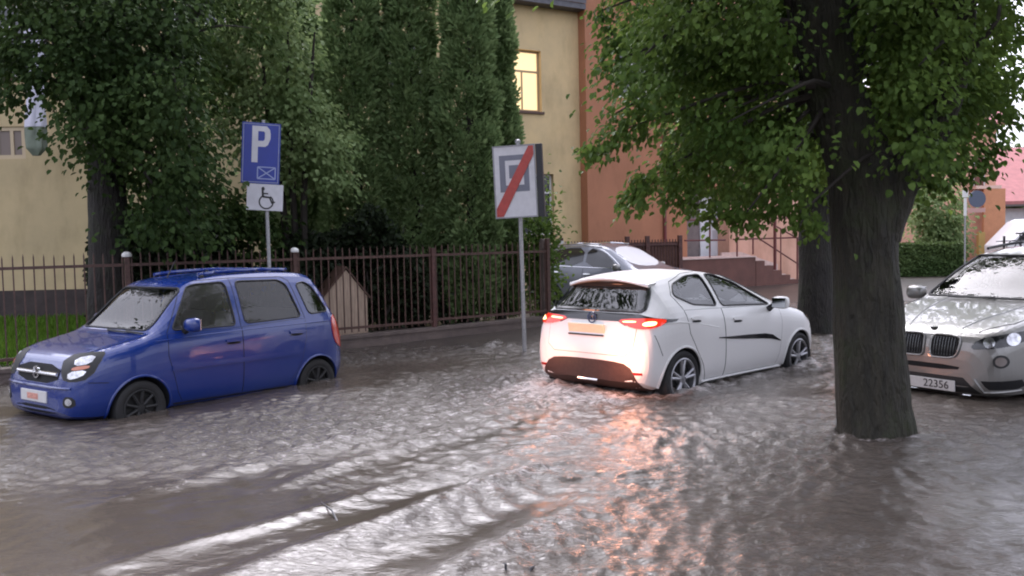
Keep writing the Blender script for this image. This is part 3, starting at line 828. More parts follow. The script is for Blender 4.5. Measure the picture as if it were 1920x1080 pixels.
        c.patch('tail_light', [(-2.2, sg * .62, 1.02), (-2.05, sg * .86, 1.04), (-2.1, sg * .86, .85), (-2.26, sg * .62, .84)], 180 - 30 * sg, .01, .015, M_RED, grid=.04, rnd=1)
    c.patch('bumper_slot', [(-.34, .520), (-.37, .572), (.37, .572), (.34, .520)], 0, .004, .006, M_GAP, grid=.03, rnd=1)
    c.patch('lower_intake', [(-.64, .24), (-.40, .455), (.40, .455), (.64, .24)], 0, .005, .008, M_TRIM, grid=.04, rnd=0)
    c.line('intake_trim', [(-.45, .275), (.45, .275)], 0, .009, M_CHROME, lift=.012)
    h, nr = c.cast(0, (0, .915)); hh, n2 = c.cast('top', (2.14, 0))
    MB().lathe([(.001, .0), (.040, .0), (.043, .008), (.030, .011), (.001, .012)], 20, 'Z', (2.14, 0, hh.z)).build('bonnet_badge', M_BLACKG, root, smooth=True)
    p = MB().box((2.300, .06, .355), (.016, .52, .114)).build('number_plate', M_PLATE, root, bevel=.004)
    text_mesh('plate_text', '22356', .115, M_INK, p, frameM((2.3095, .115, .355), (0, 1, 0), (0, 0, 1)))
    for y, l in ((.05, .6), (.5, .5)):
        W = []
        for q in np.linspace(0, l, 5):
            hh, nn = c.cast('top', (1.07 + .05 * q, y - q * .9)); W.append(hh + nn * .018)
        MB().tube(W, [.016, .013, .011, .010, .007], 6).build('wiper', M_TRIM, root, smooth=True)
    for y in (.40, -.40): seat(c, .0, y, .62, M_SEAT)
    seat(c, -.95, 0, .62, M_SEAT, 'rear_seat', 1.3)
    MB().lathe([(.175, -.015), (.19, 0), (.175, .015), (.16, 0)], 24, 'X', (0, 0, 0), closed=True).build('steering_wheel', M_INT, root, smooth=True).location = (.50, .40, 1.12)
    place(root, 6.345, 10.508, 211.7, -.150, -2.0)
    return c

# ================================================================== slate off-roader at the gate
def slate_car():
    root = thing('parked_car', 'slate grey off-roader with bright roof rails parked by the gate behind the white hatchback', 'car')
    c = Car(root, dict(x0=-2.15, x1=2.17,
        top=[(2.17, .52), (2.16, .66), (2.12, .80), (2.02, .89), (1.6, .98), (1.1, 1.06), (.98, 1.10), (.45, 1.42), (.20, 1.55), (-.1, 1.615), (-.6, 1.64), (-1.2, 1.61), (-1.65, 1.54), (-1.75, 1.47), (-1.98, 1.08), (-2.08, .9), (-2.13, .7), (-2.15, .5)],
        belt=[(2.17, .48), (2.1, .72), (1.9, .83), (1.5, .92), (1.0, .99), (.4, 1.02), (-.6, 1.07), (-1.3, 1.13), (-1.8, 1.12), (-2.0, .98), (-2.15, .46)],
        w=[(2.17, .5), (2.13, .68), (2.0, .79), (1.7, .875), (1.3, .905), (.4, .885), (-.5, .885), (-1.3, .91), (-1.7, .885), (-1.98, .81), (-2.1, .73), (-2.15, .6)],
        wr=[(2.17, .46), (2.0, .66), (1.1, .76), (.95, .75), (.2, .63), (-.5, .61), (-1.5, .585), (-1.75, .58), (-2.0, .68), (-2.15, .56)],
        bot=[(2.17, .34), (2.05, .26), (1.7, .22), (-1.7, .24), (-2.05, .3), (-2.15, .38)], k=.92, tuck=.95, crown=.3))
    fw = [(.62, 1.06), (.30, 1.34), (.05, 1.47), (-.30, 1.525), (-.30, 1.10)]
    rw = [(-.38, 1.11), (-.38, 1.53), (-1.0, 1.525), (-1.35, 1.43), (-1.72, 1.22), (-1.45, 1.17)]
    ws = [(-.70, 1.10), (-.57, 1.54), (.57, 1.54), (.70, 1.10)]
    c.make_body(M_SLATE, M_INT, [], None, None, wells=[(1.32, .35, .395, .6), (-1.32, .35, .395, .6)])
    for sg in (1, -1):
        for p in (fw, rw):
            w = c.patch('side_window', p, 90 * sg, .003, .005, M_BLACKG, rnd=1, grid=.06)
        ring_line(c, 'window_trim', [(.74, 1.055), (.30, 1.37), (.03, 1.50), (-.32, 1.555), (-1.0, 1.55), (-1.38, 1.455), (-1.80, 1.21), (-1.45, 1.14), (-.4, 1.085)], 90 * sg, .011, M_CHROME, root, it=1)
        door(c, sg, [(.86, 1.02), (.88, .75), (.80, .36), (-.33, .36), (-.33, 1.07)], (-.2, .93), M_SLATE, M_CHROME)
        door(c, sg, [(-.34, 1.075), (-.34, .36), (-.86, .36), (-1.0, .6), (-1.2, .85), (-1.3, 1.12)], (-1.1, .97), M_SLATE, M_CHROME)
        c.line('roof_rail', [(.0, 1.565), (-.5, 1.60), (-1.1, 1.575), (-1.55, 1.525)], 90 * sg, .020, M_CHROME, lift=.045, n=8)
        mirror_part(c, .66, sg, .98, 1.09, M_SILV, M_MIRG, M_TRIM)
        wheel(c, 1.32, sg, .79, .35, .215, .235, 5, M_TYRE, M_ALLOY, M_DISH)
        wheel(c, -1.32, sg, .79, .35, .215, .235, 5, M_TYRE, M_ALLOY, M_DISH)
        c.patch('arch_trim', [(-1.32 + .44 * cos(a), .35 + .44 * sin(a)) for a in np.linspace(0, pi, 13)] + [(-1.32 + .40 * cos(a), .35 + .40 * sin(a)) for a in np.linspace(pi, 0, 13)], 90 * sg, .012, .015, M_TRIM, grid=.06)
        hl = c.patch('headlight', [(2.1, sg * .45, .80), (1.75, sg * .84, .89), (1.7, sg * .86, .83), (2.02, sg * .72, .70)], 30 * sg, .006, .012, M_LAMP, grid=.04, rnd=1)
        c.patch('tail_light', [(-1.98, sg * .58, 1.04), (-1.75, sg * .87, 1.06), (-1.8, sg * .87, .90), (-2.07, sg * .6, .88)], 180 - 30 * sg, .01, .015, M_RED, grid=.04, rnd=1)
    w = c.patch('windscreen', ws, 0, .003, .005, glass_mat('screen_painted_sky', (.5, .52, .53), 1.5, .05, .92, (.80, .80, .82)), rnd=2, grid=.07)  # pale, nearly opaque diffuse colour painted in place of the sky's reflection
    c.patch('grille', [(-.5, .55), (-.6, .76), (.6, .76), (.5, .55)], 0, .004, .006, M_GAP, grid=.05, rnd=1)
    c.patch('rear_window', [(-.54, 1.12), (-.48, 1.45), (.48, 1.45), (.54, 1.12)], 180, .004, .006, M_BLACKG, grid=.07, rnd=2)
    MB().box((2.178, 0, .46), (.016, .52, .114)).build('number_plate', M_PLATE, root, bevel=.004)
    place(root, 2.44, 20.75, -40, -.03, 0)
    return c
# ================================================================== THE PLACE
FA = Vector((-5.36, 12.3, 0)); FE = Vector((.831, .556, 0)); FN = Vector((-.556, .831, 0))   # fence line
def fl(t, d=0.0, z=0.0): return FA + FE * t + FN * d + Vector((0, 0, z))

def ground_h(X, Y):
    t = (X - FA.x) * FE.x + (Y - FA.y) * FE.y
    d = (X - FA.x) * FN.x + (Y - FA.y) * FN.y
    de = np.minimum(.02, -.72 - .40 * (t - 2.77))               # where the pavement comes out of the water
    pav = np.clip(.055 * (d - de), -.12, .13)
    s = np.clip((d + 3.4) / .25, 0, 1)                          # kerb step down to the road
    h = -.26 + (pav + .26) * s
    y2 = np.clip((d - .1) / .3, 0, 1); h = h * (1 - y2) + .12 * y2   # yard behind the fence
    far = np.clip((t - 8.5) / 4.0, 0, 1); h2 = -.04 + .10 * np.clip((Y - 19) / 6, 0, 1)
    h = h * (1 - far) + h2 * far
    edge = np.clip((Y - 21.5) / 4, 0, 1); h = np.maximum(h, -.06 + .14 * edge)
    return h

M_GROUND = mat('wet_ground', (.070, .056, .046), .35, noise=.45, nscale=2.2, bump=.3, bscale=14, col2=(.036, .030, .027))
def make_ground():
    xs = np.concatenate([np.linspace(-90, -16, 16)[:-1], np.linspace(-16, 16, 161), np.linspace(16, 90, 16)[1:]])
    ys = np.concatenate([np.linspace(-25, 2, 14)[:-1], np.linspace(2, 30, 141), np.linspace(30, 170, 24)[1:]])
    X, Y = np.meshgrid(xs, ys); Z = ground_h(X, Y)
    V = np.stack([X, Y, Z], -1).reshape(-1, 3); nx, ny = len(xs), len(ys)
    i, j = np.meshgrid(np.arange(nx - 1), np.arange(ny - 1)); a = (j * nx + i).ravel()
    o = mesh_np('ground', V, np.stack([a, a + 1, a + nx + 1, a + nx], -1), M_GROUND, smooth=True)
    tag(o, kind='structure')

# ------------------------------------------------------------------ flood water
def make_water():
    def seg(a, b, st): return list(np.arange(a, b, st))
    xs = [-90, -60, -40, -28, -20, -16] + seg(-13, -7.5, .12) + seg(-7.5, 7.5, .025) + seg(7.5, 13, .1) + [13, 16, 20, 28, 40, 60, 90]
    ys = [-25, -12, -5, -1, 1, 2] + seg(2.6, 6.5, .021) + seg(6.5, 10, .026) + seg(10, 16, .038) + seg(16, 22, .09) + seg(22, 30, .5) + [30, 34, 40]
    xs, ys = np.array(xs), np.array(ys)
    X, Y = np.meshgrid(xs, ys); P = np.stack([X, Y], -1)
    r = np.random.default_rng(5)
    # direction of the street = direction of the white car
    u = np.array([cos(R(44)), sin(R(44))]); v = np.array([-u[1], u[0]])
    S = X * u[0] + Y * u[1]; D = X * v[0] + Y * v[1]
    def smooth(a, b, q): t = np.clip((q - a) / (b - a), 0, 1); return t * t * (3 - 2 * t)
    # where it is choppy
    A2 = np.stack([X, Y, 0 * X], -1)
    n1 = noise3(A2 * np.array([1, 1, 0]), .9, 3); n2 = noise3(A2, 2.2, 4)
    rough = .82 + .42 * n1 + .30 * n2
    calmL = smooth(-1.6, -3.2, X + .1 * (Y - 5)) * smooth(7.6, 5.4, Y)          # brown smooth patch at lower left
    calmR = smooth(.9, 2.0, X - .1 * Y) * smooth(7.4, 5.6, Y)                     # and lower right
    rough = np.clip(rough * (1 - .62 * calmL) * (1 - .62 * calmR), .16, 1.7)
    H = np.zeros_like(X)
    warp = .22 * noise3(A2, 1.6, 8); warp2 = .22 * noise3(A2, 1.6, 9)
    Xw, Yw = X + warp, Y + warp2
    for i in range(80):
        lam = .068 * (5.0 ** r.random())
        th = R(44) + r.normal() * .95 + (pi / 2 if i % 3 else 0)
        k = 2 * pi / lam; ph = r.random() * 6.28
        q = np.sin(k * (Xw * cos(th) + Yw * sin(th)) + ph)
        env = .5 + .5 * np.sin((X * cos(th + 1.2) + Y * sin(th + 1.2)) * k * .17 + r.random() * 6)
        amp = .0100 * lam
        H += amp * env * (q + .35 * q * q)
    rough = rough * (1 + .55 * smooth(7.5, 11, Y))
    def dband(a, b, wd, amt):
        pa, pb = on(*a), on(*b); d0 = pa.x * v[0] + pa.y * v[1]; s0 = pa.x * u[0] + pa.y * u[1]; d1 = pb.x * v[0] + pb.y * v[1]; s1 = pb.x * u[0] + pb.y * u[1]
        d = D - (d0 + (d1 - d0) * (S - s0) / (s1 - s0)) - .06 * noise3(A2, 1.4, 51) - .02 * noise3(A2, 5.0, 52)
        return 1 - amt * smooth(s0 - .6, s0 + .2, S) * smooth(s1 + .8, s1 - .3, S) * np.exp(-(d / wd) ** 2)
    for q in (((400, 1085), (830, 908), .10, .85), ((690, 1085), (1035, 925), .22, .75), ((150, 1000), (560, 880), .22, .5), ((1180, 1080), (1330, 900), .22, .45), ((700, 880), (1010, 790), .16, .45)): rough = rough * dband(*q)
    H *= rough
    # wakes behind the car's wheels, parallel to the street, sharper on one side
    def wake(D0, s0, s1, w, a, wob):
        d = D - D0 - wob * .06 * noise3(A2, 1.3, 21) - .015 * noise3(A2, 6.0, 22)
        m = smooth(s0 - .5, s0 + .5, S) * smooth(s1 + 1.2, s1 - .6, S)
        return a * m * np.exp(-np.where(d > 0, (d / (w * .45)) ** 2, (d / w) ** 2))
    def pd(px, py):
        p = on(px, py); return p.x * v[0] + p.y * v[1], p.x * u[0] + p.y * u[1]
    global foam_pts
    wk = np.zeros_like(X)
    for (a, b, wd, am) in (((270, 1048), (840, 893), .13, .029), ((450, 1085), (1020, 893), .23, .064), ((860, 1075), (1060, 985), .28, .070), ((250, 935), (760, 800), .17, .030), ((560, 905), (900, 800), .13, .024), ((700, 1000), (960, 905), .10, .026), ((900, 880), (1180, 780), .2, .036)):
        d0, sa = pd(*a); d1, sb = pd(*b)
        dd = (d0 + (d1 - d0) * (S - sa) / (sb - sa))
        wk += 0; 
        d = D - dd - .05 * noise3(A2, 1.1, 21) - .012 * noise3(A2, 7.0, 22)
        m = smooth(sa - .7, sa + .3, S) * smooth(sb + 1.0, sb - .5, S)
        wk += am * m * np.exp(-np.where(d > 0, (d / (wd * .55)) ** 2, (d / wd) ** 2))
    H += wk
    # bow wave and churn round the white car, ripples round the trunk and the parked cars
    c, s = cos(R(44.35)), sin(R(44.35))
    lx = (X - 2.193) * c + (Y - 11.189) * s; ly = -(X - 2.193) * s + (Y - 11.189) * c
    foam = np.zeros_like(X)
    churn = noise3(A2, 9.0, 31) + .8 * noise3(A2, 19.0, 32) + .5 * noise3(A2, 33.0, 33)
    for (wx, wy, rr, am) in ((-1.35, -.80, .42, .055), (-1.35, .80, .4, .05), (1.35, -.82, .42, .06), (1.9, -.5, .45, .05), (1.9, .4, .45, .05), (-1.95, 0, .6, .03), (-2.1, -.6, .45, .03), (-2.1, .6, .45, .03)):
        g = np.exp(-(((lx - wx) / rr) ** 2 + ((ly - wy) / (rr * .75)) ** 2))
        H += am * g * (.55 + .45 * churn); foam += g * .55
    side = np.exp(-((np.abs(ly) - .98) / .14) ** 2) * smooth(-1.9, -1.0, lx) * smooth(2.1, 1.2, lx)
    H += .016 * side * (1 + churn); foam += .45 * side
    tr = smooth(-2.0, -2.6, lx) * smooth(-8.5, -3, lx) * np.exp(-(ly / 1.3) ** 2)
    H += .010 * tr * churn; foam += .25 * tr
    dt = np.hypot(X - 3.09, Y - 7.54)
    H += .006 * np.exp(-((dt - .42) / .07) ** 2) * (1 + .6 * churn) + .004 * np.cos(dt * 38) * np.exp(-(dt - .4) * 2.2) * (dt > .3)
    foam += .22 * np.exp(-((dt - .36) / .05) ** 2)
    for (wx, wy) in ((-4.0, 9.2), (-2.55, 11.1)): foam += .5 * np.exp(-(((X - wx) / .35) ** 2 + ((Y - wy) / .22) ** 2)); H += .012 * churn * np.exp(-(((X - wx) / .35) ** 2 + ((Y - wy) / .22) ** 2))
    foam += .30 * np.clip(wk / .045, 0, 1)
    foam += .22 * np.clip(rough - .7, 0, 1)
    near = smooth(2.6, 3.0, Y) * smooth(26, 19, Y) * smooth(12.8, 8.5, np.abs(X))
    damp = 1 - .15 * smooth(11, 16, Y)
    H = H * near * damp
    V = np.stack([X, Y, H], -1).reshape(-1, 3); nx, ny = len(xs), len(ys)
    i, j = np.meshgrid(np.arange(nx - 1), np.arange(ny - 1)); a = (j * nx + i).ravel()
    m = bpy.data.materials.new('flood_water'); m.use_nodes = True
    nt, N, L = nodes(m); b = N['Principled BSDF']
    b.inputs['Roughness'].default_value = .07; b.inputs['IOR'].default_value = 1.43
    geo = N.new('ShaderNodeNewGeometry')
    # mud colour, slowly varying
    nz = N.new('ShaderNodeTexNoise'); nz.inputs['Scale'].default_value = .55; nz.inputs['Detail'].default_value = 4
    L.new(geo.outputs['Position'], nz.inputs['Vector'])
    cr = N.new('ShaderNodeValToRGB'); cr.color_ramp.elements[0].position = .35; cr.color_ramp.elements[1].position = .68
    cr.color_ramp.elements[0].color = (.058, .047, .039, 1); cr.color_ramp.elements[1].color = (.086, .071, .060, 1)
    L.new(nz.outputs['Fac'], cr.inputs[0])
    # froth: broken flecks where the mesh says the water is churned
    at_ = N.new('ShaderNodeAttribute'); at_.attribute_name = 'foam'
    mp = N.new('ShaderNodeMapping'); mp.inputs['Rotation'].default_value = (0, 0, R(-44)); mp.inputs['Scale'].default_value = (1, 2.0, 1)
    L.new(geo.outputs['Position'], mp.inputs['Vector'])
    n3 = N.new('ShaderNodeTexNoise'); n3.inputs['Scale'].default_value = 9; n3.inputs['Detail'].default_value = 8; n3.inputs['Roughness'].default_value = .72; n3.inputs['Distortion'].default_value = .8
    L.new(mp.outputs[0], n3.inputs['Vector'])
    ad = N.new('ShaderNodeMath'); ad.operation = 'MULTIPLY_ADD'; ad.inputs[1].default_value = .42; L.new(at_.outputs['Fac'], ad.inputs[0]); L.new(n3.outputs['Fac'], ad.inputs[2])
    mr = N.new('ShaderNodeMapRange'); mr.inputs['From Min'].default_value = .66; mr.inputs['From Max'].default_value = .92
    L.new(ad.outputs[0], mr.inputs['Value'])
    mx = N.new('ShaderNodeMix'); mx.data_type = 'RGBA'; mx.inputs['B'].default_value = (.50, .46, .45, 1)
    L.new(mr.outputs[0], mx.inputs['Factor']); L.new(cr.outputs[0], mx.inputs['A']); L.new(mx.outputs['Result'], b.inputs['Base Color'])
    rr = N.new('ShaderNodeMapRange'); rr.inputs['To Min'].default_value = .07; rr.inputs['To Max'].default_value = .38
    L.new(mr.outputs[0], rr.inputs['Value']); L.new(rr.outputs[0], b.inputs['Roughness'])
    # fine ripples below the mesh resolution
    mp2 = N.new('ShaderNodeMapping'); mp2.inputs['Rotation'].default_value = (0, 0, R(-30)); mp2.inputs['Scale'].default_value = (1.0, 1.9, 1)
    L.new(geo.outputs['Position'], mp2.inputs['Vector'])
    n4 = N.new('ShaderNodeTexNoise'); n4.inputs['Scale'].default_value = 22; n4.inputs['Detail'].default_value = 5; n4.inputs['Roughness'].default_value = .58; n4.inputs['Distortion'].default_value = .6
    L.new(mp2.outputs[0], n4.inputs['Vector'])
    bp = N.new('ShaderNodeBump'); bp.inputs['Distance'].default_value = .02
    bs = N.new('ShaderNodeAttribute'); bs.attribute_name = 'rough'
    ms = N.new('ShaderNodeMath'); ms.operation = 'MULTIPLY'; ms.inputs[1].default_value = WATER_BUMP; L.new(bs.outputs['Fac'], ms.inputs[0]); L.new(ms.outputs[0], bp.inputs['Strength'])
    L.new(n4.outputs['Fac'], bp.inputs['Height']); L.new(bp.outputs[0], b.inputs['Normal'])
    o = mesh_np('flood_water', V, np.stack([a, a + 1, a + nx + 1, a + nx], -1), m, smooth=True)
    for nm, arr in (('foam', foam), ('rough', rough)):
        at2 = o.data.attributes.new(nm, 'FLOAT', 'POINT'); at2.data.foreach_set('value', np.clip(arr, 0, 2).astype(np.float32).ravel())
    tag(o, kind='structure')

# ------------------------------------------------------------------ fence
M_IRON = mat('fence_iron', (.080, .040, .032), .5, noise=.4, nscale=20)
M_RUST = mat('fence_post', (.085, .035, .030), .55, noise=.4, nscale=14)
M_CONC = mat('dark_concrete', (.17, .13, .115), .6, noise=.35, nscale=5, bump=.5, bscale=30, col2=(.095, .074, .068))
M_CAP = mat('white_cap', (.72, .72, .70), .5)
def make_fence():
    root = thing('picket_fence', 'long brown iron picket fence on a low dark wall with white capped posts', 'fence', fl(0), 0)
    def loc(t, d, z): return fl(t, d, z) - root.location
    span = 2.42; t0, t1 = -3 * span, 3 * span
    wt = lambda t: .215 + .012 * t if t > 0 else .20
    mb = MB()                                         # plinth wall with a coping
    for k in range(-5, 3):
        a, b = k * span, (k + 1) * span
        for (d0, d1, za, zb0, zb1) in ((-.10, .10, -.3, wt(a) - .05, wt(b) - .05), (-.125, .125, None, wt(a), wt(b))):
            z0a = za if za is not None else wt(a) - .048; z0b = za if za is not None else wt(b) - .048
            V = [loc(a, d0, z0a), loc(a, d1, z0a), loc(a, d1, zb0), loc(a, d0, zb0), loc(b, d0, z0b), loc(b, d1, z0b), loc(b, d1, zb1), loc(b, d0, zb1)]
            mb.add(V, [(0, 1, 2, 3), (7, 6, 5, 4), (0, 4, 5, 1), (1, 5, 6, 2), (2, 6, 7, 3), (3, 7, 4, 0)])
    mb.build('base_wall', M_CONC, root)
    rz = math.atan2(FE.y, FE.x)
    for k in range(-5, 3):
        a, b = k * span, (k + 1) * span
        mb = MB()
        for zz in (1.50, wt(a) + .11):
            mb.box(loc((a + b) / 2, 0, zz if zz > 1 else (wt(a) + wt(b)) / 2 + .11), (span - .08, .035, .040), rz)
        n = 20
        for i in range(n):
            t = a + (i + .5) * span / n
            zt = 1.63 + .012 * math.sin(t * 9)
            zb = wt(t) + .04
            p = loc(t, .0, zb); q = loc(t, .0, zt)
            mb.box(tuple((p + q) / 2), (.017, .017, zt - zb), rz)
            c = Vector(q); mb.add([c + Vector((-.010, 0, 0)), c + Vector((0, -.010, 0)), c + Vector((.010, 0, 0)), c + Vector((0, .010, 0)), c + Vector((0, 0, .05))], [(0, 1, 4), (1, 2, 4), (2, 3, 4), (3, 0, 4), (3, 2, 1, 0)])
        mb.build('picket_panel', M_IRON, root)
    for k in range(-5, 4):
        t = k * span; top = 1.62 if k != 3 else 1.74
        c = loc(t, 0, (top - .1) / 2)
        po = MB().box(tuple(c), (.07, .07, top + .1), rz).build('post', M_RUST if k in (2,) else M_IRON, root, bevel=.008)
        if k in (0, 1, -1, -2):
            cp = MB(); q = loc(t, 0, top - .01); cp.lathe([(.0, .0), (.062, .0), (.070, .02), (.06, .05), (.03, .07), (.0, .075)], 14, 'Z', tuple(q)); cp.build('post_cap', M_CAP, po, smooth=True)
    # the end post is a stout dark pier
    e = loc(7.26, .12, .78); MB().box(tuple(e), (.11, .11, 1.9), rz).build('end_post', M_CONC, root, bevel=.01)
    # brown fence and gate behind the slate car, before the orange house
    r2 = thing('picket_fence', 'reddish brown picket fence with square posts in front of the orange house', 'fence', (1.6, 23.4, .05))
    p0, p1 = at(1052, 470, 23.2), at(1275, 470, 23.9)
    mb = MB(); dv = Vector((p1.x - p0.x, p1.y - p0.y, 0)); Ln = dv.length; dv /= Ln; r2z = math.atan2(dv.y, dv.x)
    for i in range(40):
        q = Vector((p0.x, p0.y, 0)) + dv * (Ln * (i + .5) / 40) - r2.location
        mb.box((q.x, q.y, .82), (.025, .025, 1.55), r2z)
    for zz in (.28, 1.46): q = Vector((p0.x, p0.y, 0)) + dv * Ln / 2 - r2.location; mb.box((q.x, q.y, zz), (Ln, .04, .05), r2z)
    mb.build('picket_panel', M_RUST, r2)
    q = Vector((p0.x, p0.y, 0)) + dv * Ln / 2 + Vector((.045 * dv.y, -.045 * dv.x, 0)) * -1 - r2.location
    MB().box((q.x, q.y, .84), (Ln, .02, 1.38), r2z).build('board_panel', mat('fence_board', (.17, .085, .065), .7, noise=.3, nscale=6), r2)
    for f in (.0, .55, .72, 1.0):
        q = Vector((p0.x, p0.y, 0)) + dv * Ln * f - r2.location
        MB().box((q.x, q.y, .82), (.11, .11, 1.75), r2z).build('post', M_RUST, r2, bevel=.008)
    # pale rails and notice board left of the slate car
    p = at(1046, 466, 22.6); g = thing('metal_gate', 'short pale barred gate with a square white notice behind the slate car', 'gate', (p.x, p.y, .05))
    mb = MB()
    for i in range(9): mb.box((-.26 + i * .075, 0, .85), (.025, .025, 1.45))
    mb.box((.04, 0, 1.5), (.75, .03, .04)); mb.box((.04, 0, .2), (.75, .03, .04))
    mb.build('bars', mat('pale_metal', (.42, .42, .44), .45, metal=.3, noise=.2), g)
    nb = MB().box((.02, -.04, 1.50), (.26, .02, .24)).build('notice', M_CAP, g)
    mb = MB(); mb.box((.02, -.053, 1.50), (.12, .006, .10)); mb.build('notice_mark', mat('notice_grey', (.25, .25, .27), .5), nb)

# ------------------------------------------------------------------ signs
M_SBLUE = mat('sign_blue', (.012, .035, .30), .35, noise=.1, nscale=8)
M_SWHITE = mat('sign_white', (.62, .62, .66), .4, noise=.08, nscale=9)
M_SGREY = mat('sign_grey', (.17, .18, .23), .4, noise=.1)
M_SRED = mat('sign_red', (.42, .060, .050), .4, noise=.15, nscale=12)
M_GALV = mat('galvanised_pole', (.36, .36, .37), .5, metal=.4, noise=.25, nscale=30)
M_DARKB = mat('sign_back', (.022, .022, .028), .5)
def make_signs():
    # --- parking sign
    p = on(503, 640, -.05); Y0 = 13.05
    base = at(504, 520, Y0); root = thing('parking_sign', 'blue parking sign with white letter P above a wheelchair plate behind the blue car', 'road sign', (base.x, base.y, -.1))
    top = at(491, 228, Y0) - root.location; botm = Vector((0, 0, 0))
    bz = at(502, 497, Y0).x - base.x
    MB().tube([(.02, 0, 0), (top.x + .02, .0, top.z + .02)], .028, 12).build('pole', M_GALV, root, smooth=True)
    px = lambda x, y: at(x, y, Y0) - root.location
    c = px(491, 288); rot = R(-14)
    fx = Vector((cos(rot) , -sin(rot) , -.065)); fy = Vector((.065, 0, 1))
    M = frameM((c.x, c.y - .05, c.z), fx, fy)
    def rect(w, h, z0, z1, cx=0, cy=0):
        mb = MB(); mb.prism([(cx - w / 2, cy - h / 2), (cx + w / 2, cy - h / 2), (cx + w / 2, cy + h / 2), (cx - w / 2, cy + h / 2)], M @ Matrix.Translation((0, 0, z0)), z1 - z0); return mb
    W, Hh = .545, .885
    pn = rect(W, Hh, -.02, 0).build('blue_panel', M_SBLUE, root, bevel=.004)
    mb = MB()
    for (w, h, x, y) in ((W - .03, .012, 0, Hh / 2 - .022), (W - .03, .012, 0, -Hh / 2 + .022), (.012, Hh - .03, -W / 2 + .022, 0), (.012, Hh - .03, W / 2 - .022, 0)):
        mb.prism([(x - w / 2, y - h / 2), (x + w / 2, y - h / 2), (x + w / 2, y + h / 2), (x - w / 2, y + h / 2)], M, .002)
    mb.build('border', mat('sign_border', (.25, .28, .42), .4), pn)
    # the letter P, drawn as a stem and a bowl
    mb = MB(); MT = M @ Matrix.Translation((-.005, .135, 0))
    mb.prism([(-.125, -.27), (-.04, -.27), (-.04, .26), (-.125, .26)], MT, .003)
    bowl = [(-.0399, .26), (.08, .26), (.125, .21), (.135, .15), (.135, .08), (.10, -.01), (.06, -.04), (-.0399, -.04)]
    inn = [(-.0399, .185), (.04, .185), (.055, .165), (.055, .145), (.055, .085), (.05, .06), (.03, .045), (-.0399, .045)]
    n = len(bowl)
    for i in range(n - 1):
        mb.prism([bowl[i], bowl[i + 1], inn[i + 1], inn[i]], MT, .003)
    mb.build('letter', M_SWHITE, pn)
    mb = MB(); MT = M @ Matrix.Translation((.085, -.285, 0)); w, h = .125, .085
    def stroke(a, b, th):
        a, b = Vector((*a, 0)), Vector((*b, 0)); d = (b - a).normalized(); nn = Vector((-d.y, d.x, 0)) * th / 2
        mb.prism([tuple((a + nn)[:2]), tuple((a - nn)[:2]), tuple((b - nn)[:2]), tuple((b + nn)[:2])], MT, .003)
    for a, b in (((-w, -h), (w, -h)), ((w, -h), (w, h)), ((w, h), (-w, h)), ((-w, h), (-w, -h)), ((-w, -h), (w, h)), ((-w, h), (w, -h))): stroke(a, b, .016)
    mb.build('crossed_box_mark', mat('sign_pale_blue', (.30, .36, .58), .4), pn)
    c2 = px(498.5, 370.5); M = frameM((c2.x, c2.y - .05, c2.z), fx, fy)
    pl = rect(.515, .385, -.02, 0).build('white_plate', M_SWHITE, root, bevel=.004)
    mb = MB(); MT = M @ Matrix.Translation((.0, -.01, 0))
    mb.prism([(-.03 + .024 * cos(a), .135 + .030 * sin(a)) for a in np.linspace(0, 6.28, 13)[:-1]], MT, .003)
    stroke((-.035, .115), (-.028, .02), .030); stroke((-.03, .02), (.07, .012), .026); stroke((-.03, .068), (.045, .066), .020); stroke((.065, .015), (.105, -.075), .024); stroke((.098, -.070), (.145, -.052), .020)
    for a0 in np.linspace(R(95), R(395), 22)[:-1]:
        a1 = a0 + R(300) / 21 * 1.06
        stroke((.02 + .098 * cos(a0 + .35), -.055 + .098 * sin(a0 + .35)), (.02 + .098 * cos(a1 + .35), -.055 + .098 * sin(a1 + .35)), .020)
    mb.build('wheelchair_mark', M_INK, pl)
    # --- end-of-zone sign
    Y1 = 13.55; base = at(984, 662, Y1); root = thing('zone_sign', 'white end of zone sign with grey square and red diagonal on a tall pole', 'road sign', (base.x, base.y, -.1))
    px = lambda x, y: at(x, y, Y1) - root.location
    t = px(971, 268)
    MB().tube([(0, .0, 0), (t.x, .0, t.z + .03)], .032, 12).build('pole', M_GALV, root, smooth=True)
    MB().lathe([(.0, .0), (.045, .0), (.045, .04), (.0, .06)], 12, 'Z', (t.x, 0, t.z)).build('pole_cap', M_GALV, root, smooth=True)
    c = px(967, 341); rot = R(14)
    fx = Vector((cos(rot), -sin(rot), .028)); fy = Vector((-.052, 0, 1)); W, Hh = .665, 1.10
    M = frameM((c.x - .01, c.y - .07, c.z), fx, fy)
    bx = rect(W, Hh, -.016, 0).build('face_panel', M_SWHITE, root, bevel=.004)
    mb = MB()
    for (x, y, w, h) in ((0, .5 * Hh - .010, W, .020), (0, -.5 * Hh + .010, W, .020), (-W / 2 + .010, 0, .020, Hh - .04), (W / 2 - .010, 0, .020, Hh - .04)):
        mb.prism([(x - w / 2, y - h / 2), (x + w / 2, y - h / 2), (x + w / 2, y + h / 2), (x - w / 2, y + h / 2)], M @ Matrix.Translation((0, 0, -.003)), .010)
    mb.build('frame', mat('frame_grey', (.30, .30, .33), .45), bx)
    rect(.46, .555, .0005, .0025, -.005, .125).build('grey_square', M_SGREY, bx)
    rect(.285, .375, .003, .005, .0, .135).build('white_square', M_SWHITE, bx)
    rect(.15, .20, .0055, .0075, -.01, .15).build('grey_core', M_SGREY, bx)
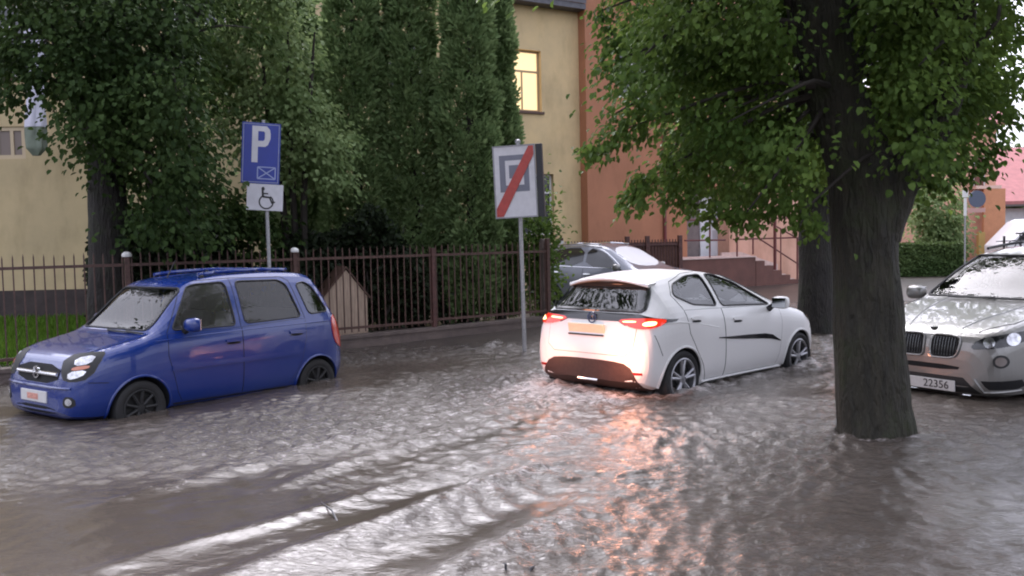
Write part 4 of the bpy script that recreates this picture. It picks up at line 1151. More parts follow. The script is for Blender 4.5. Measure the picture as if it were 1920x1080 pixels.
    mb = MB(); mb.prism([(-W / 2 + .025, -Hh / 2 + .025), (-W / 2 + .13, -Hh / 2 + .025), (W / 2 - .025, Hh / 2 - .16), (W / 2 - .025, Hh / 2 - .025), (W / 2 - .10, Hh / 2 - .025), (-W / 2 + .025, -Hh / 2 + .15)], M @ Matrix.Translation((0, 0, .008)), .003)
    mb.build('diagonal_bar', M_SRED, bx)
    mb = MB(); mb.prism([(W / 2 + .004, -Hh / 2), (W / 2 + .10, -Hh / 2), (W / 2 + .10, Hh / 2), (W / 2 + .004, Hh / 2)], M @ Matrix.Translation((0, 0, -.10)), .095)
    mb.build('side_box', M_DARKB, root, bevel=.006)
    for q in (.3, -.3):
        mb = MB(); cc = M @ Vector((0.0, q, -.03)); mb.box(tuple(cc), (.30, .03, .04), -rot); mb.build('bracket', M_GALV, root)

# ------------------------------------------------------------------ buildings
M_YEL = mat('ochre_render', (.66, .50, .27), .85, noise=.10, nscale=1.2, bump=.15, bscale=60, col2=(.54, .42, .24))
M_YELL = mat('ochre_render_left', (.56, .445, .255), .85, bump=.15, bscale=60, nscale=.8, col2=(.44, .355, .21))
M_ORG = mat('orange_render', (.43, .190, .105), .85, nscale=.9, bump=.15, bscale=60, col2=(.36, .160, .090))
M_ORGL = mat('pale_orange_render', (.74, .43, .32), .85, nscale=1.2, bump=.12, bscale=60, col2=(.60, .33, .23))
M_PLINTH = mat('dark_plinth', (.045, .034, .032), .8, noise=.35, nscale=3, bump=.4, bscale=25)
M_BROWNW = mat('brown_render', (.165, .072, .056), .75, nscale=2.5, bump=.3, bscale=40, col2=(.115, .052, .042))
M_ROOF = mat('slate_roof', (.085, .085, .10), .5, noise=.25, nscale=8, bump=.5, bscale=20)
M_REDROOF = mat('red_roof', (.40, .145, .14), .55, noise=.15, nscale=3)
M_FRAME = mat('window_frame_white', (.70, .70, .70), .45)
M_STEP = mat('pale_step', (.62, .46, .41), .6, noise=.15, nscale=8)
M_SILL = mat('sill_brown', (.10, .055, .04), .6)
M_WGLASS = mat('window_glass_dark', (.03, .033, .04), .06, coat=.5)
M_WLIT = mat('window_lit', (.45, .32, .16), .3, emit=(1.0, .72, .38), estr=.50, noise=.12, nscale=1.5)

def stain(m, amt=.35):
    nt, N, L = nodes(m); b = N['Principled BSDF']; src = b.inputs['Base Color'].links[0].from_socket
    tc = N.new('ShaderNodeTexCoord'); mp = N.new('ShaderNodeMapping'); mp.inputs['Scale'].default_value = (1.2, 1.2, .5); L.new(tc.outputs['Object'], mp.inputs['Vector'])
    nz = N.new('ShaderNodeTexNoise'); nz.inputs['Scale'].default_value = 1.3; nz.inputs['Detail'].default_value = 7; nz.inputs['Roughness'].default_value = .65; L.new(mp.outputs[0], nz.inputs['Vector'])
    mr = N.new('ShaderNodeMapRange'); mr.inputs['From Min'].default_value = .48; mr.inputs['From Max'].default_value = .72; mr.inputs['To Max'].default_value = amt; L.new(nz.outputs['Fac'], mr.inputs['Value'])
    mx = N.new('ShaderNodeMix'); mx.data_type = 'RGBA'; mx.blend_type = 'MULTIPLY'; mx.inputs['B'].default_value = (.42, .40, .34, 1)
    L.new(mr.outputs[0], mx.inputs['Factor']); L.new(src, mx.inputs['A']); L.new(mx.outputs['Result'], b.inputs['Base Color'])
for m_ in (M_YEL, M_YELL, M_ORG, M_ORGL, M_BROWNW, M_CONC): stain(m_)

def window_unit(parent, M, w, h, glass, mull=(.5,), trans=None, depth=.12, frame=M_FRAME, sill=True, fw=.06):
    """M: local frame whose xy plane is the wall face, +z outwards; centre of the opening at its origin"""
    mb = MB()
    def bar(x0, x1, y0, y1, z=-depth + .02, d=.05): mb.prism([(x0, y0), (x1, y0), (x1, y1), (x0, y1)], M @ Matrix.Translation((0, 0, z)), d)
    bar(-w / 2, -w / 2 + fw, -h / 2, h / 2); bar(w / 2 - fw, w / 2, -h / 2, h / 2)
    bar(-w / 2 + fw, w / 2 - fw, h / 2 - fw, h / 2); bar(-w / 2 + fw, w / 2 - fw, -h / 2, -h / 2 + fw)
    yt = h / 2 - fw
    if trans:
        y = -h / 2 + h * trans; bar(-w / 2 + fw, w / 2 - fw, y - fw * .5, y + fw * .5); yt = y - fw * .5
    for q in mull: x = -w / 2 + w * q; bar(x - fw * .4, x + fw * .4, -h / 2 + fw, yt)
    f = mb.build('window', frame, parent)
    g = MB(); g.prism([(-w / 2 + .02, -h / 2 + .02), (w / 2 - .02, -h / 2 + .02), (w / 2 - .02, h / 2 - .02), (-w / 2 + .02, h / 2 - .02)], M @ Matrix.Translation((0, 0, -depth + .035)), .008)
    g.build('pane', glass, f)
    if sill:
        s = MB(); s.prism([(-w / 2 - .06, -h / 2 - .07), (w / 2 + .06, -h / 2 - .07), (w / 2 + .06, -h / 2 - .003), (-w / 2 - .06, -h / 2 - .003)], M @ Matrix.Translation((0, 0, -depth + .01)), depth + .05)
        s.build('sill', M_SILL, f)
    return f

def wall_with_holes(name, M, x0, x1, y0, y1, holes, depth, m, parent):
    """flat wall in the xy plane of M (outer face z=0) with rectangular openings (cx,cy,w,h)"""
    xs = sorted({x0, x1} | {c for h in holes for c in (h[0] - h[2] / 2, h[0] + h[2] / 2) if x0 < c < x1})
    ys = sorted({y0, y1} | {c for h in holes for c in (h[1] - h[3] / 2, h[1] + h[3] / 2) if y0 < c < y1})
    bm = bmesh.new(); vd = {}
    def v(x, y, z):
        k = (round(x, 4), round(y, 4), z)
        if k not in vd: vd[k] = bm.verts.new(M @ Vector((x, y, z)))
        return vd[k]
    def solid(i, j):
        if not (0 <= i < len(xs) - 1 and 0 <= j < len(ys) - 1): return False
        cx, cy = (xs[i] + xs[i + 1]) / 2, (ys[j] + ys[j + 1]) / 2
        return not any(abs(cx - h[0]) < h[2] / 2 and abs(cy - h[1]) < h[3] / 2 for h in holes)
    D = -depth
    for i in range(len(xs) - 1):
        for j in range(len(ys) - 1):
            if not solid(i, j): continue
            a, b, c, d = xs[i], xs[i + 1], ys[j], ys[j + 1]
            bm.faces.new([v(a, c, 0), v(b, c, 0), v(b, d, 0), v(a, d, 0)]); bm.faces.new([v(a, d, D), v(b, d, D), v(b, c, D), v(a, c, D)])
            if not solid(i - 1, j): bm.faces.new([v(a, c, 0), v(a, d, 0), v(a, d, D), v(a, c, D)])
            if not solid(i + 1, j): bm.faces.new([v(b, d, 0), v(b, c, 0), v(b, c, D), v(b, d, D)])
            if not solid(i, j - 1): bm.faces.new([v(b, c, 0), v(a, c, 0), v(a, c, D), v(b, c, D)])
            if not solid(i, j + 1): bm.faces.new([v(a, d, 0), v(b, d, 0), v(b, d, D), v(a, d, D)])
    bmesh.ops.recalc_face_normals(bm, faces=bm.faces)
    me = bpy.data.meshes.new(name); bm.to_mesh(me); bm.free(); me.materials.append(m)
    o = bpy.data.objects.new(name, me); COL.objects.link(o); o.parent = parent
    return o

def make_buildings():
    # ---------------- ochre house at the left edge
    root = thing('house', 'ochre rendered house with a dark plinth behind the left end of the fence', 'building', (-10.5, 20.0, .1))
    M = frameM((0, 0, 0), (1, .03, 0), (0, 0, 1))
    wx = at(18, 268, 20.0) - root.location; wall_h = 8.2
    wall_with_holes('wall', M, -16.0, 6.0, .72, wall_h, [(wx.x - .12, wx.z, .95, .72), (-2.9, wx.z, 1.1, .72), (wx.x, 6.3, 1.2, 1.6), (3.6, 6.3, 1.2, 1.6)], .35, M_YELL, root)
    window_unit(root, M @ Matrix.Translation((wx.x - .12, wx.z, 0)), .95, .72, mat('vent_grey', (.20, .16, .14), .5), mull=(.33, .68), depth=.10, frame=mat('window_frame_cream', (.52, .42, .28), .6), sill=False, fw=.09)
    window_unit(root, M @ Matrix.Translation((-2.9, wx.z, 0)), 1.1, .72, MATS['vent_grey'], depth=.10, frame=MATS['window_frame_cream'], sill=False, fw=.09)
    for x in (wx.x, 3.6): window_unit(root, M @ Matrix.Translation((x, 6.3, 0)), 1.2, 1.6, M_WGLASS, trans=.7)
    mb = MB(); mb.prism([(-16.0, -.3), (6.05, -.3), (6.05, .715), (-16.0, .715)], M @ Matrix.Translation((0, 0, -.34)), .40); mb.build('plinth', M_PLINTH, root)
    mb = MB(); mb.add([(-16.2, -.3, wall_h), (6.2, -.3, wall_h), (6.2, 4, wall_h + 2.2), (-16.2, 4, wall_h + 2.2), (-16.2, -.3, wall_h + .12), (6.2, -.3, wall_h + .12), (6.2, 4, wall_h + 2.35), (-16.2, 4, wall_h + 2.35)], [(3, 2, 1, 0), (4, 5, 6, 7), (0, 1, 5, 4), (1, 2, 6, 5), (2, 3, 7, 6), (3, 0, 4, 7)]); mb.build('roof', M_ROOF, root)
    mb = MB(); mb.box((6.02 - .17, 3.9, 4.4), (.3, 7.0, 7.4)); mb.build('side_wall', M_YELL, root)

    # ---------------- ochre and orange house on the right of the evergreens
    Yc = 26.9; cpx = at(1088, 300, Yc); root = thing('house', 'two tone house with ochre front, orange wing, lit window and entrance landing', 'building', (cpx.x, cpx.y, .05))
    dx = Vector((.857, .515, 0)); Mo = frameM((0, 0, 0), dx, (0, 0, 1))       # wall plane, x runs away to the right
    Z0 = root.location.z
    def uv(px, py, off=0.0):
        """pixel -> (x, y) on the wall plane (offset outwards by off)"""
        d = pix_dir(px, py); n = Vector((dx.y, -dx.x, 0)); o = Vector((0, 0, CAMH)); p0 = Vector(root.location) + n * off
        k = (p0 - o).dot(n) / d.dot(n); q = o + d * k - Vector(root.location)
        return q.dot(dx), q.z
    # ochre front
    ax, ez = uv(1086, 24); a0, b0 = uv(958, 90); a1, b1 = uv(1016, 210); wc, wy, ww, wh = (a0 + a1) / 2, (b0 + b1) / 2, a1 - a0, b0 - b1
    l0, m0 = uv(1012, 326); l1, m1 = uv(1040, 440)
    lw = 1.45; lc = l1 - lw / 2; ly, lh = (m0 + m1) / 2, m0 - m1
    holes = [(wc - .12, wy, ww + .24, wh), (lc, ly, lw, lh), (wc - 3.6, wy, 1.4, wh), (wc - 6.8, wy, 1.4, wh), (wc - 3.6, ly, 1.4, lh), (wc - 6.8, ly, 1.4, lh)]
    wall_with_holes('ochre_wall', Mo, -13.0, .0, -.3, ez, holes, .4, M_YEL, root)
    f = window_unit(root, Mo @ Matrix.Translation((wc - .12, wy, 0)), ww + .24, wh, M_WLIT, trans=.66, mull=(.53,), depth=.2, frame=mat('window_frame_tan', (.42, .30, .17), .5)); f['label'] = 'lit window glowing warm yellow'
    window_unit(root, Mo @ Matrix.Translation((lc, ly, 0)), lw, lh, M_WGLASS, trans=.7, depth=.2)
    for q, hy, hh in ((wc - 3.6, wy, wh), (wc - 6.8, wy, wh), (wc - 3.6, ly, lh), (wc - 6.8, ly, lh)):
        window_unit(root, Mo @ Matrix.Translation((q, hy, 0)), 1.4, hh, M_WGLASS, trans=.7, depth=.2)
    mb = MB(); mb.prism([(-13.2, ez), (.0, ez), (.0, ez + .16), (-13.2, ez + .16)], Mo @ Matrix.Translation((0, 0, -.3)), .72); mb.build('eaves', M_ROOF, root)
    mb = MB(); n_ = Vector((-dx.y, dx.x, 0))
    pts = [Mo @ Vector((-13.2, ez + .162, .45)), Mo @ Vector((0, ez + .162, .45)), Mo @ Vector((0, ez + 3.0, -4.5)), Mo @ Vector((-13.2, ez + 3.0, -4.5))]
    mb.add(pts + [p + Vector((0, 0, .12)) for p in pts], [(3, 2, 1, 0), (4, 5, 6, 7), (0, 1, 5, 4), (1, 2, 6, 5), (2, 3, 7, 6), (3, 0, 4, 7)]); mb.build('roof', M_ROOF, root)
    # orange wing, a little proud
    off = .35; Mw = Mo @ Matrix.Translation((0, 0, off))
    x1, _ = uv(1288, 400, off); x2, _ = uv(1368, 400, off); x3 = x2 + 6.5
    g0, h0 = uv(1160, 150, off); g1, h1 = uv(1200, 186, off); gw, gh = 1.15, 1.5; gc, gy = g0 + gw / 2, h1 + gh / 2
    _, dz0 = uv(1330, 484, off); _, dz1 = uv(1330, 392, off)
    wall_with_holes('orange_wall', Mw, .0, x1, -.3, 10.2, [(gc, gy, gw, gh)], .75, M_ORG, root)
    window_unit(root, Mw @ Matrix.Translation((gc, gy, 0)), gw, gh, M_WGLASS, depth=.14, sill=False)
    wall_with_holes('pale_wall', Mw @ Matrix.Translation((0, 0, -.02)), x2, x3, -.3, 10.2, [(x2 + 3.2, gy, gw, gh), (x2 + 4.6, 2.3, 1.2, 1.5)], .6, M_ORGL, root)
    window_unit(root, Mw @ Matrix.Translation((x2 + 3.2, gy, -.02)), gw, gh, M_WGLASS, depth=.14, sill=False)
    window_unit(root, Mw @ Matrix.Translation((x2 + 4.6, 2.3, -.02)), 1.2, 1.5, M_WGLASS, depth=.14, sill=True)
    mb = MB(); mb.prism([(x1 + .003, dz1 + .75), (x2 - .003, dz1 + .75), (x2 - .003, 10.2), (x1 + .003, 10.2)], Mw @ Matrix.Translation((0, 0, -.6)), .57); mb.build('recess_lintel', M_ORG, root)
    mb = MB(); mb.prism([(x1 + .003, -.3), (x2 - .003, -.3), (x2 - .003, dz1 + .745), (x1 + .003, dz1 + .745)], Mw @ Matrix.Translation((0, 0, -.74)), .12); mb.build('recess_back', mat('recess_grey', (.20, .165, .16), .8, noise=.2), root)
    mb = MB(); mb.prism([(-.02, 10.2), (x3 + .1, 10.2), (x3 + .1, 10.45), (-.02, 10.45)], Mw @ Matrix.Translation((0, 0, -5.0)), 5.2); mb.build('wing_roof', M_ROOF, root)
    mb = MB(); mb.prism([(x3 - .3, -.3), (x3, -.3), (x3, 10.2), (x3 - .3, 10.2)], Mw @ Matrix.Translation((0, 0, -5.0)), 4.35); mb.build('wing_side_wall', M_ORGL, root)
    # the door: white leaf with glazing and a notice
    da, _ = uv(1312, 440, off - .6); db, _ = uv(1356, 440, off - .6)
    Md = Mw @ Matrix.Translation(((da + db) / 2, dz0, -.615)); dw, dh = db - da, 2.05
    mb = MB(); mb.prism([(-dw / 2, 0), (dw / 2, 0), (dw / 2, dh), (-dw / 2, dh)], Md, .05); d = mb.build('door', mat('door_white', (.70, .72, .76), .4, noise=.06), root, bevel=.006)
    mb = MB(); mb.prism([(-.05, 1.05), (dw / 2 - .12, 1.05), (dw / 2 - .12, dh - .15), (-.05, dh - .15)], Md, .058); mb.build('door_glass', mat('door_pane', (.42, .46, .52), .08, coat=.5), d)
    mb = MB(); mb.prism([(.0, .62), (dw / 2 - .10, .62), (dw / 2 - .10, .92), (.0, .92)], Md, .054); mb.build('door_panel', mat('door_grey', (.45, .46, .5), .5), d)
    mb = MB(); mb.tube([Md @ Vector((-dw / 2 + .12, .95, .05)), Md @ Vector((-dw / 2 + .12, .95, .10)), Md @ Vector((-dw / 2 + .22, .95, .10))], .012, 6); mb.build('handle', M_CHROME, d)
    # downpipe
    q, _ = uv(1247, 420, off + .06)
    mb = MB(); mb.tube([Mw @ Vector((q, z, .06)) for z in (-.1, 3.2, 6.5, 10.1)], .05, 10); mb.build('downpipe', mat('pipe_red', (.15, .035, .035), .45), root, smooth=True)
    # entrance landing with stairs running down to the right
    La, _ = uv(1284, 485, off + 1.7); Lb, _ = uv(1421, 485, off + 1.7); Lz = uv(1340, 483, off + 1.7)[1]
    Ms = Mw @ Matrix.Translation((0, 0, .005))
    mb = MB(); mb.prism([(La, -.3), (Lb, -.3), (Lb, Lz - .04), (La, Lz - .04)], Ms, 1.6); ld = mb.build('landing', M_BROWNW, root)
    mb = MB(); mb.prism([(La - .03, Lz - .038), (Lb + .02, Lz - .038), (Lb + .02, Lz), (La - .03, Lz)], Ms, 1.63); mb.build('landing_slab', M_STEP, ld)
    ns = 6; Le, _ = uv(1510, 545, off + 1.7); rise = (Lz - .0) / ns; run = (Le - Lb) / (ns - .4)
    prof = [(Lb + .021, -.3)]
    for k in range(ns - 1):
        prof += [(Lb + .021 + k * run, Lz - (k + 1) * rise), (Lb + .021 + (k + 1) * run, Lz - (k + 1) * rise)]
    prof += [(Lb + .021 + (ns - 1) * run, -.3)]
    # stringer wall in front (brown, stepped) and pale steps behind it
    mb = MB()
    for k in range(ns - 1):
        xa, xb = Lb + .021 + k * run, Lb + .021 + (k + 1) * run
        mb.prism([(xa, -.3), (xb - .002, -.3), (xb - .002, Lz - (k + 1) * rise), (xa, Lz - (k + 1) * rise)], Ms @ Matrix.Translation((0, 0, 1.42)), .18)
    st = mb.build('stair_wall', M_BROWNW, root)
    mb = MB()
    for k in range(ns - 1):
        xa, xb = Lb + .021 + k * run, Lb + .021 + (k + 1) * run
        mb.prism([(xa, -.3), (xb - .002, -.3), (xb - .002, Lz - (k + 1) * rise + .03), (xa, Lz - (k + 1) * rise + .03)], Ms, 1.415)
    mb.build('steps', M_STEP, root)
    # pale back parapet of the stairs
    mb = MB(); mb.prism([(Lb + .03, -.3), (Lb + .03 + ns * run + .3, -.3), (Lb + .03 + ns * run + .3, .62), (Lb + .9, Lz + .10), (Lb + .03, Lz + .10)], Ms @ Matrix.Translation((0, 0, .0)), .08); mb.build('stair_parapet', M_STEP, root)
    # handrails
    M_RAIL = mat('rail_red', (.13, .030, .028), .45, noise=.2); r = .026
    mb = MB(); zf = 1.52
    def P(px, py, o): x, y = uv(px, py, off + o); return Mw @ Vector((x, y, o))
    for (a, b) in (((1284, 413), (1500, 408)), ((1284, 451), (1360, 450)), ((1375, 449), (1503, 445))): mb.tube([P(*a, zf), P(*b, zf)], r, 8)
    for x, ya, yb in ((1331, 410, 484), (1382, 432, 484), (1412, 409, 477)): mb.tube([P(x, ya, zf), P(x, yb, zf)], r, 8)
    mb.build('landing_rail', M_RAIL, root, smooth=True)
    mb = MB()
    for (a, b) in (((1426, 449), (1512, 505)), ((1430, 410), (1515, 458))): mb.tube([P(*a, zf + .02), P(*b, zf + .02)], r, 8)
    for x, ya, yb, rr in ((1453, 408, 502, .05), (1464, 428, 512, .02), (1495, 447, 524, .028)): mb.tube([P(x, ya, zf + .02), P(x, yb + 4, zf + .02)], rr, 8)
    mb.build('stair_rail', M_RAIL, root, smooth=True)

    # ---------------- far right: peach house with balcony corner, red roofed house behind
    Yf = 40.0
    def B(px, py, y=Yf): return at(px, py, y)
    a, b = B(1560, 470), B(1866, 470); root = thing('house', 'peach house with a brown upper window beside the red roof far right', 'building', (a.x, Yf, .1))
    Mf = frameM((0, 0, 0), (1, 0, 0), (0, 0, 1)); W = b.x - a.x
    bx = lambda px, py, y=Yf: (at(px, py, y) - root.location)
    w0, w1 = bx(1829, 320), bx(1845, 352)
    wall_with_holes('wall', Mf, 0, W, -.3, 6.2, [((w0.x + w1.x) / 2, (w0.z + w1.z) / 2 + .3, .55, 1.5), (1.2, 3.6, 1.0, 1.3), (1.2, 1.2, 1.0, 1.3)], .4, M_ORGL, root)
    window_unit(root, Mf @ Matrix.Translation(((w0.x + w1.x) / 2, (w0.z + w1.z) / 2 + .3, 0)), .55, 1.5, mat('brown_blind', (.16, .06, .045), .6), mull=(), sill=False)
    for z in (3.6, 1.2): window_unit(root, Mf @ Matrix.Translation((1.2, z, 0)), 1.0, 1.3, M_WGLASS)
    bl0, bl1 = bx(1815, 352), bx(1862, 362)
    mb = MB(); mb.box(((bl0.x + bl1.x) / 2, -.35, bl0.z - .02), (bl1.x - bl0.x, .7, .14)); mb.build('balcony_slab', mat('peach_trim', (.66, .46, .38), .7), root)
    mb = MB(); c0 = bx(1845, 400); mb.box((c0.x + .1, -.62, bl0.z / 2 - .25), (.95, .16, bl0.z + .30)); mb.build('porch_column', mat('orange_column', (.50, .23, .12), .8, noise=.1), root)
    mb = MB(); c1 = bx(1836, 450); mb.box((c1.x - .33, -.75, .7), (.28, .2, 1.6)); mb.build('gate_pier', mat('ochre_pier', (.45, .30, .10), .8), root)
    mb = MB(); mb.add([(-.4, -.6, 6.2), (W + .5, -.6, 6.2), (W + .5, 4, 8.6), (-.4, 4, 8.6), (-.4, -.6, 6.35), (W + .5, -.6, 6.35), (W + .5, 4, 8.75), (-.4, 4, 8.75)], [(3, 2, 1, 0), (4, 5, 6, 7), (0, 1, 5, 4), (1, 2, 6, 5), (2, 3, 7, 6), (3, 0, 4, 7)]); mb.build('roof', M_REDROOF, root)
    Yr = 52.0; a = at(1850, 440, Yr); root = thing('house', 'low house with a broad pinkish red roof at the right edge', 'building', (a.x, Yr, .1))
    e = at(1860, 388, Yr).z; t = at(1890, 286, Yr + 5).z
    mb = MB(); mb.box((5, 2.0, e / 2 - .2), (9.6, 3.6, e)); mb.build('wall', mat('far_white_wall', (.62, .62, .64), .8, noise=.08), root)
    mb = MB(); pts = [(-.2, -.6, e), (10.5, -.6, e), (10.5, 5, t), (-.2, 5, t)]
    mb.add([Vector(p) for p in pts] + [Vector(p) + Vector((0, 0, .2)) for p in pts], [(3, 2, 1, 0), (4, 5, 6, 7), (0, 1, 5, 4), (1, 2, 6, 5), (2, 3, 7, 6), (3, 0, 4, 7)]); mb.build('roof', M_REDROOF, root)
    mb = MB(); mb.box((5, -.58, e - .05), (10.4, .14, .12)); mb.build('gutter', mat('gutter_brown', (.12, .10, .09), .6), root)
    mb = MB(); mb.box((3.2, .13, 1.6), (1.2, .1, 1.3)); mb.build('window', M_WGLASS, root)
    # white van in front of it
    Yv = 36.0; q = at(1862, 450, Yv); q.x += 1.95; vr = thing('parked_van', 'white van parked far right behind dark railings', 'van', (q.x + .6, Yv, .05))
    prof = [(-2.4, .35), (-2.45, 1.0), (-2.2, 1.25), (-1.5, 1.95), (-1.2, 2.05), (2.3, 2.05), (2.4, 1.9), (2.42, .4)]
    mb = MB(); mb.prism(prof, frameM((0, -.0, 0), (1, 0, 0), (0, 0, 1)), .9); mb.prism(prof, frameM((0, .9, 0), (1, 0, 0), (0, 0, 1)), .898)
    mb.build('body', M_WHITE, vr, bevel=.05)
    mb = MB(); mb.prism([(-2.1, 1.22), (-1.45, 1.85), (-.7, 1.85), (-.7, 1.22)], frameM((0, -.905, 0), (1, 0, 0), (0, 0, 1)), .01); mb.build('side_window', M_BLACKG, vr)
    for x in (-1.5, 1.5): MB().lathe([(.2, -.1), (.33, -.1), (.34, .0), (.33, .1), (.2, .1)], 20, 'Y', (x, -.82, .34), closed=True).build('wheel', M_TYRE, vr, smooth=True)
    # dark railing with a bicycle leaning at it
    Yb = 33.5; q0 = at(1868, 440, Yb); rr_ = thing('railing', 'dark metal railing in front of the white van far right', 'railing', (q0.x, Yb, .1))
    mb = MB(); mb.tube([(0, 0, 1.15), (3.2, 0, 1.2)], .02, 6); mb.tube([(0, 0, .55), (3.2, 0, .55)], .02, 6)
    mb.build('rails', M_DARKB, rr_)
    for i in range(5): MB().tube([(.3 + i * .62, 0, -.1), (.3 + i * .62, 0, 1.35 if i == 0 else 1.15)], .045 if i == 0 else .025, 8).build('post', M_DARKB, rr_)
    q1 = at(1905, 470, Yb - .4); bk = thing('bicycle', 'dark bicycle leaning on the railing at the right edge', 'bicycle', (q1.x + .35, Yb - .35, .62), R(14))
    for x in (-.5, .5): MB().lathe([(.32, -.02), (.34, 0), (.32, .02), (.30, 0)], 24, 'Y', (x, 0, .34), closed=True).build('wheel', M_DARKB, bk, smooth=True)
    mb = MB()
    for A_, B_ in (((-.5, 0, .34), (-.12, 0, .30)), ((-.12, 0, .30), (.30, 0, .80)), ((-.2, 0, .82), (.30, 0, .80)), ((-.12, 0, .30), (-.22, 0, .88)), ((-.5, 0, .34), (-.2, 0, .82)), ((.5, 0, .34), (.28, 0, .95))): mb.tube([A_, B_], .022, 6)
    mb.build('frame', M_DARKB, bk)
    MB().box((-.23, 0, .92), (.26, .14, .06)).build('saddle', M_TRIM, bk, bevel=.02)
    MB().tube([(.30, -.26, 1.0), (.27, 0, .97), (.30, .26, 1.0)], .02, 6).build('handlebar', M_DARKB, bk)
    MB().box((.42, 0, 1.02), (.30, .34, .22)).build('basket', M_DARKB, bk, bevel=.03)
    # small road signs on a pole by the hedge
    Ys = 31.0; q = at(1809, 470, Ys); sg = thing('road_sign', 'thin pole with a small white plate and the dark back of a round sign', 'road sign', (q.x, Ys, .1))
    tz = at(1808, 358, Ys).z - .1
    MB().tube([(0, 0, -.1), (0, 0, tz + .05)], .03, 8).build('pole', M_GALV, sg)
    z = at(1808, 380, Ys).z - .1
    MB().box((-.02, -.05, z - .15), (.10, .02, .62)).build('white_plate', M_CAP, sg); MB().box((-.02, -.05, tz - .1), (.20, .02, .24)).build('white_head', M_CAP, sg)
    MB().lathe([(.0, -.015), (.30, -.015), (.30, .01), (.0, .01)], 24, 'Y', (.42, -.0, at(1829, 373, Ys).z - .1)).build('round_back', mat('sign_back_blue', (.09, .11, .16), .5), sg)
    MB().box((.40, 0, at(1838, 394, Ys).z - .1), (.62, .02, .16)).build('pink_plate', mat('sign_back_pink', (.55, .32, .28), .5), sg)

    # pale pointed timber shed behind the fence
    q = at(648, 560, 15.0); sh = thing('garden_shed', 'pale pointed timber shed seen between the fence bars', 'shed', (q.x, 15.0, .12))
    g = [(-.38, 0), (.38, 0), (.38, .70), (.02, 1.16), (-.38, .70)]
    mb = MB(); mb.prism(g, frameM((0, 0, 0), (1, .5, 0), (0, 0, 1)), -.6); mb.build('wall', mat('pale_boards', (.44, .33, .25), .7, noise=.3, nscale=3, stretch=(14, 14, 1)), sh)
    mb = MB(); Mg = frameM((0, 0, 0), (1, .5, 0), (0, 0, 1))
    mb.prism([(-.42, .66), (.02, 1.19), (.02, 1.22), (-.44, .67)], Mg @ Matrix.Translation((0, 0, .03)), -.66); mb.prism([(.0205, 1.19), (.42, .66), (.44, .67), (.0205, 1.22)], Mg @ Matrix.Translation((0, 0, .03)), -.66); mb.build('roof', M_SILL, sh)

    # limp banner hanging on the ochre house at the left
    top = at(62, 20, 18.9); bot = at(62, 292, 18.9); bn = thing('hanging_banner', 'limp white banner with a grey green lower end hanging before the ochre house', 'banner', (top.x, 18.9, top.z))
    MB().tube([(-.35, 1.1, .35), (0, 0, .02), (.3, -.3, -.05)], .025, 8).build('bracket', M_DARKB, bn, smooth=True)
    Lh = top.z - bot.z; ns_ = 40
    def cloth(z0, z1, nm, m):
        V = []; rows = 16
        for i in range(rows + 1):
            f = (z0 + (z1 - z0) * i / rows); w = .215 + .025 * sin(f * 9); w *= min(1, (1 - f) * 12 + .4)
            cxx = .04 * sin(f * 5) - .05 * f
            for k in range(ns_):
                a = 2 * pi * k / ns_
                rad = 1 + .16 * sin(a * 5 + f * 6) + .08 * sin(a * 9 - f * 4)
                V.append((cxx + w * .85 * cos(a) * rad, w * .5 * sin(a) * rad, -Lh * f))
        F = [(i * ns_ + k, i * ns_ + (k + 1) % ns_, (i + 1) * ns_ + (k + 1) % ns_, (i + 1) * ns_ + k) for i in range(rows) for k in range(ns_)]
        F += [tuple(range(ns_)), tuple(rows * ns_ + k for k in range(ns_ - 1, -1, -1))]
        return MB().add(V, F).build(nm, m, bn, smooth=True)
    cloth(.02, .80, 'white_cloth', mat('banner_white', (.60, .60, .70), .8, noise=.08)); cloth(.802, 1.0, 'dark_cloth', mat('banner_green', (.16, .19, .15), .8, noise=.3, nscale=3))

    # twigs poking out of the water in front
    for (pa, pb, lab) in (((950, 1082), (942, 1056), 'thin dark twig standing upright out of the water at the bottom edge'), ((985, 1084), (1003, 1071), 'short dark twig floating slanted at the bottom edge'), ((640, 985), (603, 950), 'dark stick drifting on the wake in the foreground')):
        a = on(*pa); b = on(*pb) if 'float' in lab or 'drift' in lab else at(*pb, a.y)
        tw = MB().tube([a - Vector((0, 0, .03)), (a + b) / 2 + Vector((.006, 0, .035)), b + Vector((0, 0, .03 if b.z < .01 else 0))], [.008, .007, .003], 6).build('twig', M_DARKB, None, smooth=True)
        tag(tw, lab, 'twig')
# ================================================================== PLANTS
def unit(a): return a / (np.linalg.norm(a, axis=-1, keepdims=True) + 1e-9)

